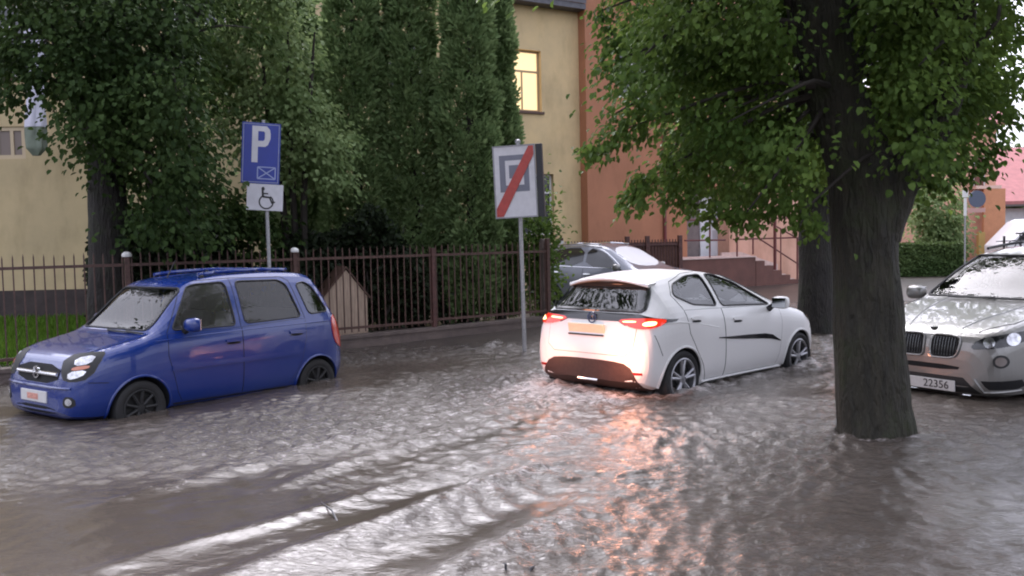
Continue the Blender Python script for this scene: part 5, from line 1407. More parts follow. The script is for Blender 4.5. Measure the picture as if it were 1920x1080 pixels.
def leaf_mesh(name, P, ax, nr, L, W, m, parent, fold=.18, tone=None):
    """one small folded leaf (two quads) per row"""
    P = np.asarray(P, np.float32); n = len(P)
    ax = unit(ax); nr = unit(nr - ax * (nr * ax).sum(-1, keepdims=True)); sd = np.cross(ax, nr)
    L = np.broadcast_to(np.asarray(L, np.float32), (n,))[:, None]; W = np.broadcast_to(np.asarray(W, np.float32), (n,))[:, None]
    b = P; t = P + ax * L - nr * L * .10
    l1 = P + ax * L * .22 + sd * W * .42 + nr * W * fold; l2 = P + ax * L * .66 + sd * W * .40 + nr * W * fold * .8
    r1 = P + ax * L * .22 - sd * W * .42 + nr * W * fold; r2 = P + ax * L * .66 - sd * W * .40 + nr * W * fold * .8
    V = np.stack([b, l1, l2, t, r2, r1], 1).reshape(-1, 3)
    i = np.arange(n)[:, None] * 6
    F = np.concatenate([i + np.array([[0, 1, 2, 3]]), i + np.array([[0, 3, 4, 5]])])
    o = mesh_np(name, V, F, m, parent)
    if tone is None: tone = .5 + .5 * noise3(P.astype(float), 3.0, 123)
    a = o.data.attributes.new('tone', 'FLOAT', 'POINT'); a.data.foreach_set('value', np.repeat(np.clip(tone, 0, 1), 6).astype(np.float32))
    return o

def in_poly(x, y, poly):
    c = np.zeros(len(x), bool); n = len(poly)
    for i in range(n):
        x1, y1 = poly[i]; x2, y2 = poly[i - 1]
        if y1 == y2: continue
        k = ((y1 > y) != (y2 > y)) & (x < (x2 - x1) * (y - y1) / (y2 - y1) + x1); c ^= k
    return c

def clump_points(poly, n, Y0, Y1, r, seed, avoid=None, minpx=0):
    """points inside the outline a crown has, spread through real depth"""
    r_ = np.random.default_rng(seed); xs = [p[0] for p in poly]; ys = [p[1] for p in poly]; out = []
    while len(out) < n:
        x = r_.uniform(min(xs), max(xs), 400); y = r_.uniform(min(ys), max(ys), 400)
        k = in_poly(x, y, poly)
        for a, b in zip(x[k], y[k]):
            Y = r_.uniform(Y0, Y1)
            if avoid and avoid(a, b, Y): continue
            out.append(tuple(at(a, b, Y)))
            if len(out) >= n: break
    return np.array(out)

def spray_leaves(C, per, spread, seed, center, droop=.75, size=(.075, .10)):
    r_ = np.random.default_rng(seed); N = len(C) * per; global LAST_TONE
    LAST_TONE = np.repeat(r_.random(len(C)), per)
    c = np.repeat(C, per, 0)
    out = c - np.array(center)[None]; out[:, 2] *= .2; out = unit(out)
    # each clump is a hanging spray: leaves scattered on a drooping disc
    g = r_.normal(size=(N, 3)) * np.array(spread)
    rad = np.linalg.norm(g[:, :2], axis=1)
    P = c + g; P[:, 2] -= rad * .55
    ax = out * .45 + g * np.array([1.4, 1.4, .3]) + r_.normal(size=(N, 3)) * .38; ax[:, 2] -= droop
    nr = r_.normal(size=(N, 3)) * .45; nr[:, 2] += 1.0; nr += out * .35
    L = r_.uniform(*size, N)
    return P, ax, nr, L, L * r_.uniform(.72, .95, N)

def bark_mat(name, c1, c2, scale=9):
    m = mat(name, c1, .75, bump=.0, col2=c2, nscale=scale, stretch=(1.6, 1.6, .28), detail=8)
    nt, N, L = nodes(m); b = N['Principled BSDF']
    tc = N.new('ShaderNodeTexCoord'); mp = N.new('ShaderNodeMapping'); mp.inputs['Scale'].default_value = (1, 1, .22); L.new(tc.outputs['Object'], mp.inputs['Vector'])
    vo = N.new('ShaderNodeTexVoronoi'); vo.feature = 'DISTANCE_TO_EDGE'; vo.inputs['Scale'].default_value = 16
    nz = N.new('ShaderNodeTexNoise'); nz.inputs['Scale'].default_value = 24; nz.inputs['Detail'].default_value = 8; L.new(mp.outputs[0], nz.inputs['Vector'])
    vm = N.new('ShaderNodeMix'); vm.data_type = 'RGBA'; vm.inputs['Factor'].default_value = .12; L.new(mp.outputs[0], vm.inputs['A']); L.new(nz.outputs['Color'], vm.inputs['B']); L.new(vm.outputs['Result'], vo.inputs['Vector'])
    ad = N.new('ShaderNodeMath'); ad.operation = 'ADD'; L.new(vo.outputs['Distance'], ad.inputs[0]); L.new(nz.outputs['Fac'], ad.inputs[1])
    bp = N.new('ShaderNodeBump'); bp.inputs['Strength'].default_value = 1.0; bp.inputs['Distance'].default_value = .055
    L.new(ad.outputs[0], bp.inputs['Height']); L.new(bp.outputs[0], b.inputs['Normal'])
    src = b.inputs['Base Color'].links[0].from_socket
    n2 = N.new('ShaderNodeTexNoise'); n2.inputs['Scale'].default_value = 2.6; n2.inputs['Detail'].default_value = 9; n2.inputs['Roughness'].default_value = .7; L.new(tc.outputs['Object'], n2.inputs['Vector'])
    mr = N.new('ShaderNodeMapRange'); mr.inputs['From Min'].default_value = .50; mr.inputs['From Max'].default_value = .66; mr.inputs['To Max'].default_value = .75; L.new(n2.outputs['Fac'], mr.inputs['Value'])
    mx = N.new('ShaderNodeMix'); mx.data_type = 'RGBA'; mx.inputs['B'].default_value = (c1[0] * .85, c1[1] * 1.22, c1[2] * .7, 1)
    L.new(mr.outputs[0], mx.inputs['Factor']); L.new(src, mx.inputs['A']); L.new(mx.outputs['Result'], b.inputs['Base Color'])
    return m

def limb(pts, rad, n=20, seed=0, rough=.05, sub=6):
    """a bark-lumpy tapered limb through the given points"""
    pts = [Vector(p) for p in pts]; Q = []; Rr = []
    m = len(pts)
    for i in range(m - 1):
        p0, p1, p2, p3 = pts[max(i - 1, 0)], pts[i], pts[i + 1], pts[min(i + 2, m - 1)]
        for j in range(sub):
            t = j / sub
            Q.append(.5 * ((2 * p1) + (p2 - p0) * t + (2 * p0 - 5 * p1 + 4 * p2 - p3) * t * t + (3 * p1 - p0 - 3 * p2 + p3) * t ** 3)); Rr.append(rad[i] * (1 - t) + rad[i + 1] * t)
    Q.append(pts[-1]); Rr.append(rad[-1])
    mb = MB().tube(Q, Rr, n)
    V = np.array([tuple(v) for v in mb.v]); c = np.repeat(np.array([tuple(q) for q in Q]), n, 0)
    k = 1 + rough * noise3(V * np.array([1, 1, .35]), 7, seed) + rough * .6 * noise3(V * np.array([1, 1, .3]), 19, seed + 1) + rough * .55 * np.abs(noise3(V * np.array([1, 1, .13]), 44, seed + 2))
    mb.v = [tuple(x) for x in c + (V - c) * k[:, None]]
    return mb

def merge(mbs):
    o = MB()
    for m in mbs: o.add(m.v, m.f)
    return o

M_BARK = bark_mat('bark_near', (.038, .033, .020), (.013, .012, .008))
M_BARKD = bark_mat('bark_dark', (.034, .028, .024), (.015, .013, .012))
M_BRANCH = mat('branch', (.030, .024, .020), .8, noise=.3)
M_LINDEN = leaf_mat('linden_leaf', (.045, .092, .018), (.130, .205, .046), .45, .5)
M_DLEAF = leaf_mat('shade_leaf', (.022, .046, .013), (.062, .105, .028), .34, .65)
M_SHRUB = leaf_mat('shrub_leaf', (.11, .18, .06), (.27, .35, .16), .45, .5)
M_THUJA = leaf_mat('evergreen_spray', (.095, .16, .060), (.24, .33, .145), .34, .6)
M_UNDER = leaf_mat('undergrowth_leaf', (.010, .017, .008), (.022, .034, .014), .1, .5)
M_HEDGE = leaf_mat('hedge_leaf', (.045, .085, .025), (.10, .15, .05), .2, .5)
M_GRASS = leaf_mat('grass_blade', (.06, .14, .015), (.14, .26, .035), .35, .5)
M_MOSS = mat('trunk_flare', (.05, .05, .03), .8)

def branches(C, starts, n, seed, r0=.045):
    r_ = np.random.default_rng(seed); mbs = []
    for i in r_.choice(len(C), n, replace=False):
        e = Vector(C[i]); s = Vector(starts[r_.integers(len(starts))])
        best = min(starts, key=lambda q: (Vector(q) - e).length + r_.uniform(0, .8)); s = Vector(best)
        d = e - s; mid = s + d * .5 + Vector((r_.normal() * .12, r_.normal() * .12, .10 * d.length + r_.normal() * .06))
        rr = r0 * min(1.2, .4 + d.length * .25)
        mbs.append(limb([s, s + (mid - s) * .5 + Vector((0, 0, .03)), mid, e], [rr, rr * .75, rr * .5, rr * .15], n=6, seed=i % 50, rough=.02, sub=3))
    return merge(mbs)

def make_trees():
    # ---------------- near tree at the right
    Y = 7.54; p = lambda x, y, dY=0: at(x, y, Y + dY)
    base = on(1637, 815); root = thing('linden_tree', 'big near tree with thick split trunk standing in the flood on the right', 'tree', (base.x, Y, 0))
    o = Vector((base.x, Y, 0)); rel = lambda q: Vector(q) - o
    t1 = limb([o + Vector((0, 0, -.5)) - o, rel(p(1640, 815)), rel(p(1637, 760)), rel(p(1634, 680)), rel(p(1630, 590)), rel(p(1624, 500)), rel(p(1621, 410)), rel(p(1617, 330)), rel(p(1592, 255)), rel(p(1558, 150)), rel(p(1538, 50)), rel(p(1520, -80)), rel(p(1500, -400))],
              [.42, .335, .310, .300, .290, .272, .270, .272, .245, .225, .222, .20, .09], n=84, seed=3, rough=.055, sub=14)
    t2 = limb([rel(p(1636, 440)), rel(p(1664, 365, -.05)), rel(p(1712, 300, -.15)), rel(p(1765, 215, -.3)), rel(p(1800, 100, -.45)), rel(p(1820, -120, -.6)), rel(p(1850, -420, -.7))], [.235, .215, .155, .115, .09, .07, .03], n=30, seed=5)
    t3 = limb([rel(p(1590, 290)), rel(p(1546, 180, .08)), rel(p(1510, 70, .12)), rel(p(1490, -60, .3)), rel(p(1430, -380, .5))], [.17, .15, .125, .11, .04], n=16, seed=7)
    merge([t1, t2, t3]).build('trunk', M_BARK, root, smooth=True, ang=70)
    RP = [(1165, -120), (1172, 40), (1190, 90), (1178, 120), (1215, 150), (1215, 190), (1262, 205), (1275, 270), (1300, 330), (1340, 355), (1400, 360), (1450, 345), (1490, 365), (1525, 365), (1545, 330), (1700, 300), (1740, 285), (1790, 260), (1830, 245), (1862, 215), (1868, 120), (1875, 20), (1890, -120)]
    TP = [(1430, -60), (1630, -60), (1660, 120), (1720, 250), (1770, 330), (1700, 460), (1520, 460), (1515, 290), (1455, 110)]
    avoid = lambda a, b, Yq: Yq < 8.25 and bool(in_poly(np.array([a]), np.array([b]), TP)[0])
    C = clump_points(RP, 205, 6.3, 10.2, .2, 1, avoid)
    C = np.concatenate([C, clump_points([(1650, 20), (1655, 150), (1700, 250), (1770, 260), (1800, 120), (1790, 10)], 34, 8.35, 10.2, .2, 41)])
    # hanging outer sprays that make the ragged lower left edge
    ext = [(1105, 275, 7.0), (1135, 262, 7.0), (1165, 245, 7.05), (1190, 350, 7.1), (1182, 372, 7.1), (1210, 330, 7.1), (1225, 330, 7.2), (1262, 362, 7.2), (1300, 380, 7.2), (1345, 390, 7.2), (1392, 408, 7.1), (1375, 385, 7.1), (1425, 390, 7.2), (1455, 378, 7.2), (1500, 400, 7.0), (1522, 415, 7.0), (1480, 380, 7.0), (1140, 60, 7.2), (1138, 120, 7.2), (1128, 20, 7.2), (1150, 215, 7.1), (1172, 225, 7.0), (1122, 270, 7.0), (1196, 340, 7.1), (1200, 240, 7.1), (1250, 300, 7.2), (1262, 335, 7.2), (1160, 80, 7.2), (1165, 140, 7.2), (1195, 195, 7.1), (1860, 268, 7.2), (1885, 215, 7.2), (1850, 300, 7.3), (1800, 318, 7.4), (1750, 335, 7.6), (1735, 300, 7.0), (1720, 260, 6.9), (1900, 60, 7.2), (1905, 150, 7.2)]
    C2 = np.array([tuple(at(*e)) for e in ext])
    C3 = clump_points([(950, -800), (980, -130), (2350, -130), (2500, -800)], 300, 5.6, 11.0, .2, 2)
    cen = tuple(at(1620, 150, 7.7))
    Ps = [spray_leaves(C, 225, (.16, .17, .11), 21, cen, size=(.036, .070)), spray_leaves(C2, 60, (.062, .085, .055), 22, cen, size=(.042, .068)), spray_leaves(C3, 110, (.24, .24, .13), 23, cen, size=(.07, .10))]
    P_, A_, N_, L_, W_ = [np.concatenate([q[i] for q in Ps]) for i in range(5)]
    leaf_mesh('crown', P_ - np.array([tuple(o)]), A_, N_, L_, W_, M_LINDEN, root)
    st = [tuple(p(1600, 270)), tuple(p(1575, 170)), tuple(p(1550, 50)), tuple(p(1705, 290, -.15)), tuple(p(1745, 200, -.3)), tuple(p(1540, 170, .12)), tuple(p(1508, 60, .2)), tuple(p(1785, 90, -.45)), tuple(p(1535, -80))]
    b = branches(np.concatenate([C, C2]), st, 70, 4); b.v = [tuple(Vector(v) - o) for v in b.v]
    b.build('branches', M_BRANCH, root, smooth=True)

    # ---------------- second tree behind the white car
    Y = 15.2; base = at(1530, 600, Y); o = Vector((base.x, Y, 0)); rel = lambda q: Vector(q) - o
    root = thing('linden_tree', 'dark trunked tree beyond the white hatchback, half hidden by the near trunk', 'tree', tuple(o))
    limb([Vector((0, 0, -.3)), rel(at(1530, 590, Y)), rel(at(1530, 480, Y)), rel(at(1527, 400, Y)), rel(at(1520, 280, Y)), rel(at(1510, 120, Y)), rel(at(1500, -150, Y))], [.36, .30, .27, .26, .24, .2, .08], n=20, seed=11).build('trunk', M_BARKD, root, smooth=True, ang=70)
    C = clump_points([(1270, -150), (1255, 60), (1280, 240), (1310, 290), (1400, 320), (1480, 330), (1560, 330), (1720, 310), (1800, 280), (1860, 200), (1860, -150)], 80, 13.6, 17.0, .3, 6)
    q = spray_leaves(C, 75, (.30, .30, .2), 31, tuple(at(1520, 100, Y)), size=(.11, .15)); leaf_mesh('crown', q[0] - np.array([tuple(o)]), q[1], q[2], q[3], q[4], M_LINDEN, root)

    # ---------------- left tree behind the fence
    Y = 13.5; base = at(200, 600, Y); o = Vector((base.x, Y, .1)); rel = lambda q: Vector(q) - o
    root = thing('linden_tree', 'shady dark tree rising behind the fence above the blue car bonnet', 'tree', tuple(o))
    t1 = limb([Vector((0, 0, -.3)), rel(at(202, 590, Y)), rel(at(203, 500, Y)), rel(at(203, 400, Y)), rel(at(200, 300, Y)), rel(at(210, 180, Y)), rel(at(225, 60, Y)), rel(at(240, -150, Y))], [.36, .29, .275, .27, .26, .23, .18, .08], n=20, seed=13)
    t2 = limb([rel(at(200, 300, Y)), rel(at(150, 180, Y)), rel(at(108, 70, Y)), rel(at(70, -60, Y))], [.2, .14, .10, .04], n=12, seed=14)
    t3 = limb([rel(at(210, 200, Y)), rel(at(300, 90, Y)), rel(at(380, 0, Y)), rel(at(440, -100, Y))], [.16, .12, .09, .04], n=12, seed=15)
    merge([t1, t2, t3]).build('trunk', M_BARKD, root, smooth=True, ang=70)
    LP = [(-70, -120), (-70, 150), (-20, 165), (22, 110), (60, 100), (100, 130), (150, 215), (175, 270), (205, 310), (260, 390), (320, 425), (450, 430), (455, 300), (470, 160), (505, 60), (500, -120)]
    hole = lambda a, b, Yq: (35 < a < 105 and 165 < b < 320) or (40 < a < 75 and 55 < b < 130) or (82 < a < 112 and 40 < b < 118) or (165 < a < 240 and b > 330 and Yq < 13.6) or (a > 380 and Yq < 14.25)
    C = clump_points(LP, 250, 11.6, 14.8, .3, 8, hole)
    ext = [(12, 165, 12), (28, 180, 12), (78, 140, 12), (122, 225, 12.2), (5, 95, 12), (22, 100, 12), (260, 430, 12.5), (300, 442, 12.5), (350, 448, 12.5), (380, 440, 12.8), (60, 150, 12), (40, 20, 12), (10, 40, 12), (70, 30, 12)]
    C2 = np.array([tuple(at(*e)) for e in ext])
    C3 = clump_points([(-250, -700), (-120, -130), (520, -130), (600, -700)], 90, 11.0, 15.0, .3, 9)
    cen = tuple(at(210, 150, 13.5))
    Ps = [spray_leaves(C, 100, (.22, .22, .14), 41, cen, size=(.06, .11)), spray_leaves(C2, 34, (.12, .14, .09), 42, cen, size=(.08, .11)), spray_leaves(C3, 60, (.34, .34, .2), 43, cen, size=(.1, .13))]
    P_, A_, N_, L_, W_ = [np.concatenate([q[i] for q in Ps]) for i in range(5)]
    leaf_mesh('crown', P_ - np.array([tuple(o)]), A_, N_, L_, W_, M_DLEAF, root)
    b = branches(np.concatenate([C, C2]), [tuple(at(*s)) for s in ((205, 240, Y), (215, 140, Y), (150, 180, Y), (108, 70, Y), (300, 90, Y), (380, 0, Y))], 50, 14); b.v = [tuple(Vector(v) - o) for v in b.v]
    b.build('branches', M_BRANCH, root, smooth=True)

    Y = 15.2; b = at(350, 470, Y); root = thing('shade_shrub', 'dark bushy shrub under the shady tree, behind the left white capped post', 'shrub', (b.x, Y, .1)); o2 = np.array([[b.x, Y, .1]])
    C = clump_points([(235, 390), (235, 500), (300, 560), (480, 560), (505, 470), (520, 400), (440, 370), (300, 370)], 90, 14.6, 15.9, .3, 18)
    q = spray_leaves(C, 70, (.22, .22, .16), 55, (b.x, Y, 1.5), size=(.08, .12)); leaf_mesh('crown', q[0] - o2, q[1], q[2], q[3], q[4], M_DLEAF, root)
    merge([limb([Vector((.12 * k - .2, 0, -.1)), Vector((.3 * k - .5, .05, .8)), Vector((.5 * k - .8, 0, 1.7))], [.05, .035, .012], n=7, seed=k) for k in range(4)]).build('stem', M_BRANCH, root, smooth=True)

    # ---------------- pale leaved shrub between the dark tree and the evergreens
    Y = 15.4; base = at(545, 470, Y); o = Vector((base.x, Y, .12)); rel = lambda q: Vector(q) - o
    root = thing('tall_shrub', 'pale green leafy shrub beside the parking sign against the evergreens', 'shrub', tuple(o))
    merge([limb([Vector((.1 * k, 0, -.1)), rel(at(530 + 20 * k, 380, Y)), rel(at(500 + 40 * k, 200, Y)), rel(at(490 + 50 * k, 60, Y))], [.07, .06, .04, .015], n=8, seed=k) for k in range(3)]).build('stem', M_BRANCH, root, smooth=True)
    C = clump_points([(385, -100), (375, 230), (470, 300), (465, 420), (525, 400), (545, 330), (640, 330), (655, 250), (610, 190), (590, 120), (570, 60), (545, -100)], 165, 14.7, 16.2, .3, 12)
    q = spray_leaves(C, 80, (.19, .19, .13), 51, tuple(at(530, 250, 15.6)), size=(.07, .11)); leaf_mesh('crown', q[0] - np.array([tuple(o)]), q[1], q[2], q[3], q[4], M_SHRUB, root)

    # ---------------- row of columnar evergreens
    specs = [(565, 62, 17.9, 'columnar evergreen at the left end of the row behind the pale shrub'), (672, 62, 17.1, 'second columnar evergreen from the left, above the pale pointed shed'), (778, 66, 17.3, 'broad middle columnar evergreen rising above the brown fence post'), (884, 58, 16.9, 'columnar evergreen just left of the end of zone sign'), (936, 40, 17.7, 'slim evergreen at the right end of the row touching the ochre house')]
    for i, (px, hw, Y, lab) in enumerate(specs):
        b = at(px, 470, Y); Rr = hw / FPX * Y * .93; H = 7.6 + .4 * (i % 2)
        root = thing('columnar_evergreen', lab, 'tree', (b.x, Y, .12), group='columnar evergreens behind the fence')
        MB().tube([(0, 0, -.1), (.03, 0, 2.5), (0, .03, H * .9)], [.12, .09, .02], 8).build('trunk', M_BRANCH, root, smooth=True)
        r_ = np.random.default_rng(60 + i); K = 1050; per = 30
        z = r_.uniform(.02, 1, K) * H; th = r_.uniform(0, 2 * pi, K)
        prof = np.interp(z / H, [0, .06, .25, .6, .85, 1], [.55, .85, 1.0, .95, .62, .05])
        Q = np.stack([np.cos(th) * Rr, np.sin(th) * Rr, z], -1)
        rad = Rr * prof * (.84 + .16 * noise3(Q, 4.0, 70 + i)) * np.where(r_.random(K) < .72, 1, r_.uniform(.35, .85, K))
        Cc = np.stack([np.cos(th) * rad, np.sin(th) * rad, z], -1); cr = r_.uniform(.11, .21, K)
        out = np.repeat(np.stack([np.cos(th), np.sin(th), 0 * th], -1), per, 0); N = K * per
        dr = unit(r_.normal(size=(N, 3)) + out * .9 + np.array([0, 0, .35]))
        P_ = np.repeat(Cc, per, 0) + dr * np.repeat(cr, per)[:, None] * r_.uniform(.25, .95, N)[:, None] * np.array([.85, .85, 1.75])
        ax = dr + out * .25 + r_.normal(size=(N, 3)) * .25 + np.array([0, 0, .6])
        nr = np.cross(dr, r_.normal(size=(N, 3))) + dr * .5 + out * .3
        L = r_.uniform(.06, .14, N)
        leaf_mesh('crown', P_, ax, nr, L, L * .55, M_THUJA, root, fold=.1, tone=np.repeat(r_.random(K), per))

    # ---------------- dark undergrowth hedge just behind the fence
    root = thing('undergrowth_hedge', 'dark shady bushes filling the yard behind the brown fence', 'hedge', tuple(fl(1.3, 1.5, .12)))
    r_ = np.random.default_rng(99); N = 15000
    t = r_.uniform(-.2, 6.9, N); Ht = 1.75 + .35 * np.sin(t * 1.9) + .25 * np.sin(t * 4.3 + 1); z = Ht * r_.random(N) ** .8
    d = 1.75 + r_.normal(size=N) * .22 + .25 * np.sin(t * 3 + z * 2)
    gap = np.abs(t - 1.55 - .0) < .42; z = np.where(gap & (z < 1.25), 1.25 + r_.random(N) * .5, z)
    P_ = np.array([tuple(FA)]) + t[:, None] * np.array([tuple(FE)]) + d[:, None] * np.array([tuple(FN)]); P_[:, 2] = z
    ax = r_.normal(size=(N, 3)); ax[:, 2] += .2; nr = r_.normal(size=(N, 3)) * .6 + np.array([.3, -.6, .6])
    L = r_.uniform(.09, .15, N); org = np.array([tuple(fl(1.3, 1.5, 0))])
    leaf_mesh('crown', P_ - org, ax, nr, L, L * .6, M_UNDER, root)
    ms = [limb([fl(x, 1.75 + .1 * sin(x * 5), 0) - fl(1.3, 1.5, 0), fl(x + .1, 1.7, .8) - fl(1.3, 1.5, 0), fl(x + .05 * sin(9 * x), 1.75, 1.7) - fl(1.3, 1.5, 0)], [.05, .035, .012], n=7, seed=int(x * 3)) for x in np.arange(.1, 6.8, .42)]
    merge(ms).build('stems', M_BRANCH, root, smooth=True)
    # small pale bush at the foot of the zone sign, behind the fence end
    b = at(1010, 450, 17.4); root = thing('small_bush', 'small green bush at the end of the fence below the zone sign', 'shrub', (b.x, 17.4, .1))
    N = 2600; g = np.random.default_rng(5).normal(size=(N, 3)) * np.array([.22, .22, .62]) + np.array([0, 0, 1.25]); r5 = np.random.default_rng(6)
    leaf_mesh('crown', g, r5.normal(size=(N, 3)) + np.array([0, 0, -.3]), r5.normal(size=(N, 3)) * .5 + np.array([0, -.2, 1]), r5.uniform(.07, .11, N), r5.uniform(.05, .08, N), M_LINDEN, root)
    MB().tube([(0, 0, -.1), (.02, 0, 1.2)], [.03, .015], 7).build('stem', M_BRANCH, root)

    # ---------------- far right: clipped hedges, bush, distant trees
    def hedge(a, b, Y, z1, lab, seed, dp=.8, n=7000):
        pa, pb = at(*a, Y), at(*b, Y); w = pb.x - pa.x
        root = thing('clipped_hedge', lab, 'hedge', (pa.x, Y, .05)); r_ = np.random.default_rng(seed)
        f = r_.integers(0, 2, n); x = r_.uniform(0, w, n); top = f == 0
        yy = np.where(top, r_.uniform(0, dp, n), r_.normal(size=n) * .03); zz = np.where(top, z1 + r_.normal(size=n) * .02, r_.uniform(0, z1, n))
        nr = np.where(top[:, None], np.array([[0, 0, 1.]]), np.array([[0, -1., .2]])) + r_.normal(size=(n, 3)) * .45
        leaf_mesh('foliage', np.stack([x, yy, zz], -1), r_.normal(size=(n, 3)), nr, r_.uniform(.08, .14, n), r_.uniform(.05, .09, n), M_HEDGE, root)
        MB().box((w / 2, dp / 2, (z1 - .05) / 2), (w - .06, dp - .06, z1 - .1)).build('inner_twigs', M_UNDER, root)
    hedge((1684, 500), (1806, 500), 31.5, 1.14, 'clipped green hedge between the near trunk and the silver car', 101)
    hedge((1730, 470), (1812, 470), 35.5, 1.28, 'second paler clipped hedge just behind the first', 102, .7, 4000)
    Y = 34.0; b = at(1752, 460, Y); root = thing('garden_bush', 'loose green bush in front of the peach house', 'shrub', (b.x, Y, .1)); o = np.array([[b.x, Y, .1]])
    C = clump_points([(1705, 365), (1700, 400), (1735, 420), (1745, 465), (1800, 465), (1805, 400), (1790, 340), (1740, 335)], 60, 33.6, 34.8, .3, 15)
    q = spray_leaves(C, 60, (.28, .25, .22), 61, (b.x, Y, 1.5), size=(.12, .18)); leaf_mesh('crown', q[0] - o, q[1], q[2], q[3], q[4], M_SHRUB, root)
    MB().tube([(0, 0, -.1), (.05, 0, 1.6)], [.07, .03], 8).build('trunk', M_BRANCH, root)
    r_ = np.random.default_rng(77)
    for i, (px, Y, hh, rw, lab) in enumerate(((1905, 66.0, 8.0, 3.5, 'distant grey green tree above the red roof'), (2040, 70, 10, 4.2, 'distant tree right of the red roofed house'), (1640, 62, 10.5, 4.2, 'distant tree behind the peach house'), (1420, 58, 11, 4.5, 'distant tree behind the orange wing'))):
        b = at(px, 440, Y); root = thing('distant_tree', lab, 'tree', (b.x, Y, 0)); N = 4500
        g = r_.normal(size=(N, 3)); g = unit(g) * (r_.random((N, 1)) ** .4) * np.array([[rw, rw, hh * .36]]) + np.array([[0, 0, hh * .62]])
        g += .5 * np.stack([noise3(g, 1.2, 5), noise3(g, 1.2, 6), noise3(g, 1.2, 7)], -1)
        leaf_mesh('crown', g, r_.normal(size=(N, 3)), r_.normal(size=(N, 3)) * .6 + np.array([0, 0, 1]), r_.uniform(.3, .5, N), r_.uniform(.25, .4, N), M_HEDGE, root)
        MB().tube([(0, 0, -.2), (0, 0, hh * .5)], [.3, .15], 8).build('trunk', M_BRANCH, root)

    # ---------------- grass in front of the ochre house
    N = 22000; x = r_.uniform(-13.5, -6.0, N); y = r_.uniform(12.2, 19.5, N)
    dd = (x - FA.x) * FN.x + (y - FA.y) * FN.y; k = dd > .3; x, y = x[k], y[k]; N = len(x)
    P_ = np.stack([x, y, 0 * x + .10], -1); ax = r_.normal(size=(N, 3)) * .3 + np.array([0, 0, 1.]); nr = r_.normal(size=(N, 3)) + np.array([0, -.3, .2])
    g = leaf_mesh('lawn_grass', P_, ax, nr, r_.uniform(.10, .28, N), r_.uniform(.012, .03, N), M_GRASS, None)
    tag(g, kind='stuff')

def make_debris():
    r_ = np.random.default_rng(17); n = 170
    x = r_.uniform(-3.5, 4.5, n); y = r_.uniform(3.2, 10, n); P_ = np.stack([x, y, 0 * x + .022], -1)
    ax = r_.normal(size=(n, 3)); ax[:, 2] *= .1; nr = r_.normal(size=(n, 3)) * .15 + np.array([0, 0, 1])
    o = leaf_mesh('floating_leaves', P_, ax, nr, r_.uniform(.02, .06, n), r_.uniform(.012, .04, n), leaf_mat('dead_leaf', (.025, .02, .012), (.10, .085, .04), .1, .4), None)
    tag(o, kind='stuff')
SKY_STR, SUN_STR, EXPO = .14, .5, 1.3
TAIL_W = 7.0
WATER_BUMP = .68
make_ground(); make_water(); make_fence(); make_signs(); make_buildings(); make_trees()
blue_car(); white_car(); silver_car(); slate_car()
# ================================================================== camera, light
cam = bpy.data.cameras.new('camera'); co = bpy.data.objects.new('camera', cam); COL.objects.link(co)
cam.lens = FPX / 1920 * 36; cam.sensor_width = 36; cam.clip_end = 500; cam.clip_start = .05
Rv = Vector((1, 0, 0)); Uv = Vector((0, sin(PITCH), cos(PITCH))); Fv = Vector((0, cos(PITCH), -sin(PITCH)))
cx = Rv * CR - Uv * SR; cy = Rv * SR + Uv * CR; cz = -Fv
co.matrix_world = Matrix(((cx.x, cy.x, cz.x, 0), (cx.y, cy.y, cz.y, 0), (cx.z, cy.z, cz.z, CAMH), (0, 0, 0, 1)))
SC.camera = co

SUN_EL, SUN_AZ = 48.0, 345.0      # hidden by cloud, high beyond the trees
w = bpy.data.worlds.new('World'); SC.world = w; w.use_nodes = True
nt = w.node_tree; N, L = nt.nodes, nt.links
sky = N.new('ShaderNodeTexSky'); sky.sky_type = 'NISHITA'; sky.sun_disc = False
sky.sun_elevation = R(SUN_EL); sky.sun_rotation = R(SUN_AZ); sky.air_density = 1.0; sky.dust_density = 3.0; sky.ozone_density = 1.0
hs = N.new('ShaderNodeHueSaturation'); hs.inputs['Saturation'].default_value = .20
tint = N.new('ShaderNodeMix'); tint.data_type = 'RGBA'; tint.blend_type = 'MULTIPLY'; tint.inputs['Factor'].default_value = 1
tint.inputs['B'].default_value = (.972, .962, 1.075, 1)
L.new(sky.outputs[0], hs.inputs['Color']); L.new(hs.outputs[0], tint.inputs['A'])
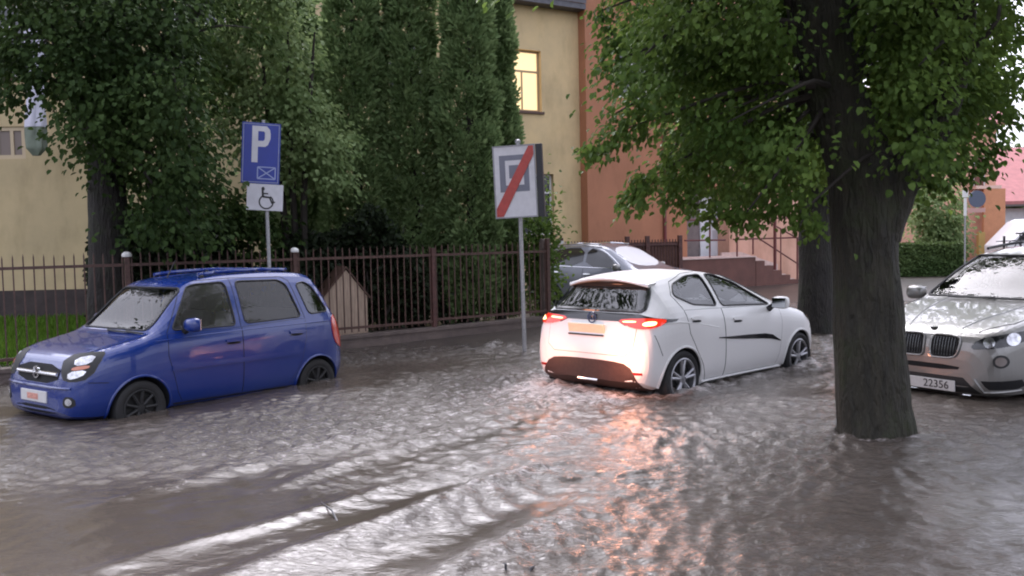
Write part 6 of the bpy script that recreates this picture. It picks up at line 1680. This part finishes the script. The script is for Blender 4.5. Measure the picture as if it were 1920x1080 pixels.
# broken cloud cover: soft lighter and darker patches of overcast
tc = N.new('ShaderNodeTexCoord'); nz = N.new('ShaderNodeTexNoise'); nz.inputs['Scale'].default_value = 2.6; nz.inputs['Detail'].default_value = 4
L.new(tc.outputs['Generated'], nz.inputs['Vector'])
mr = N.new('ShaderNodeMapRange'); mr.inputs['From Min'].default_value = .3; mr.inputs['From Max'].default_value = .7; mr.inputs['To Min'].default_value = .75; mr.inputs['To Max'].default_value = 1.25
L.new(nz.outputs['Fac'], mr.inputs['Value'])
m2 = N.new('ShaderNodeMix'); m2.data_type = 'RGBA'; m2.blend_type = 'MULTIPLY'; m2.inputs['Factor'].default_value = 1
L.new(tint.outputs['Result'], m2.inputs['A']); L.new(mr.outputs[0], m2.inputs['B'])
bg = N['Background']; bg.inputs['Strength'].default_value = SKY_STR
# an overcast dome is brightest overhead
sp = N.new('ShaderNodeSeparateXYZ'); L.new(tc.outputs['Generated'], sp.inputs[0])
mz = N.new('ShaderNodeMapRange'); mz.inputs['From Min'].default_value = 0; mz.inputs['From Max'].default_value = .75; mz.inputs['To Min'].default_value = .85; mz.inputs['To Max'].default_value = 1.9
L.new(sp.outputs['Z'], mz.inputs['Value'])
m3 = N.new('ShaderNodeMix'); m3.data_type = 'RGBA'; m3.blend_type = 'MULTIPLY'; m3.inputs['Factor'].default_value = 1
L.new(m2.outputs['Result'], m3.inputs['A']); L.new(mz.outputs[0], m3.inputs['B'])
L.new(m3.outputs['Result'], bg.inputs['Color'])
sl = bpy.data.lights.new('sun', 'SUN'); sl.energy = SUN_STR; sl.angle = R(45); sl.color = (1.0, .965, .93)
so = bpy.data.objects.new('sun', sl); COL.objects.link(so)
so.rotation_euler = (R(90 - SUN_EL), 0, R(180 - SUN_AZ))

SC.view_settings.view_transform = 'Standard'; SC.view_settings.look = 'None'; SC.view_settings.gamma = 1
SC.view_settings.exposure = EXPO
SC.render.resolution_x, SC.render.resolution_y = 1024, 576
SC.cycles.max_bounces = 8; SC.cycles.transparent_max_bounces = 16
SC.cycles.caustics_reflective = False; SC.cycles.caustics_refractive = False
SC.cycles.sample_clamp_indirect = 6
SC.cycles.pixel_filter_type = 'BLACKMAN_HARRIS'; SC.cycles.filter_width = 2.0
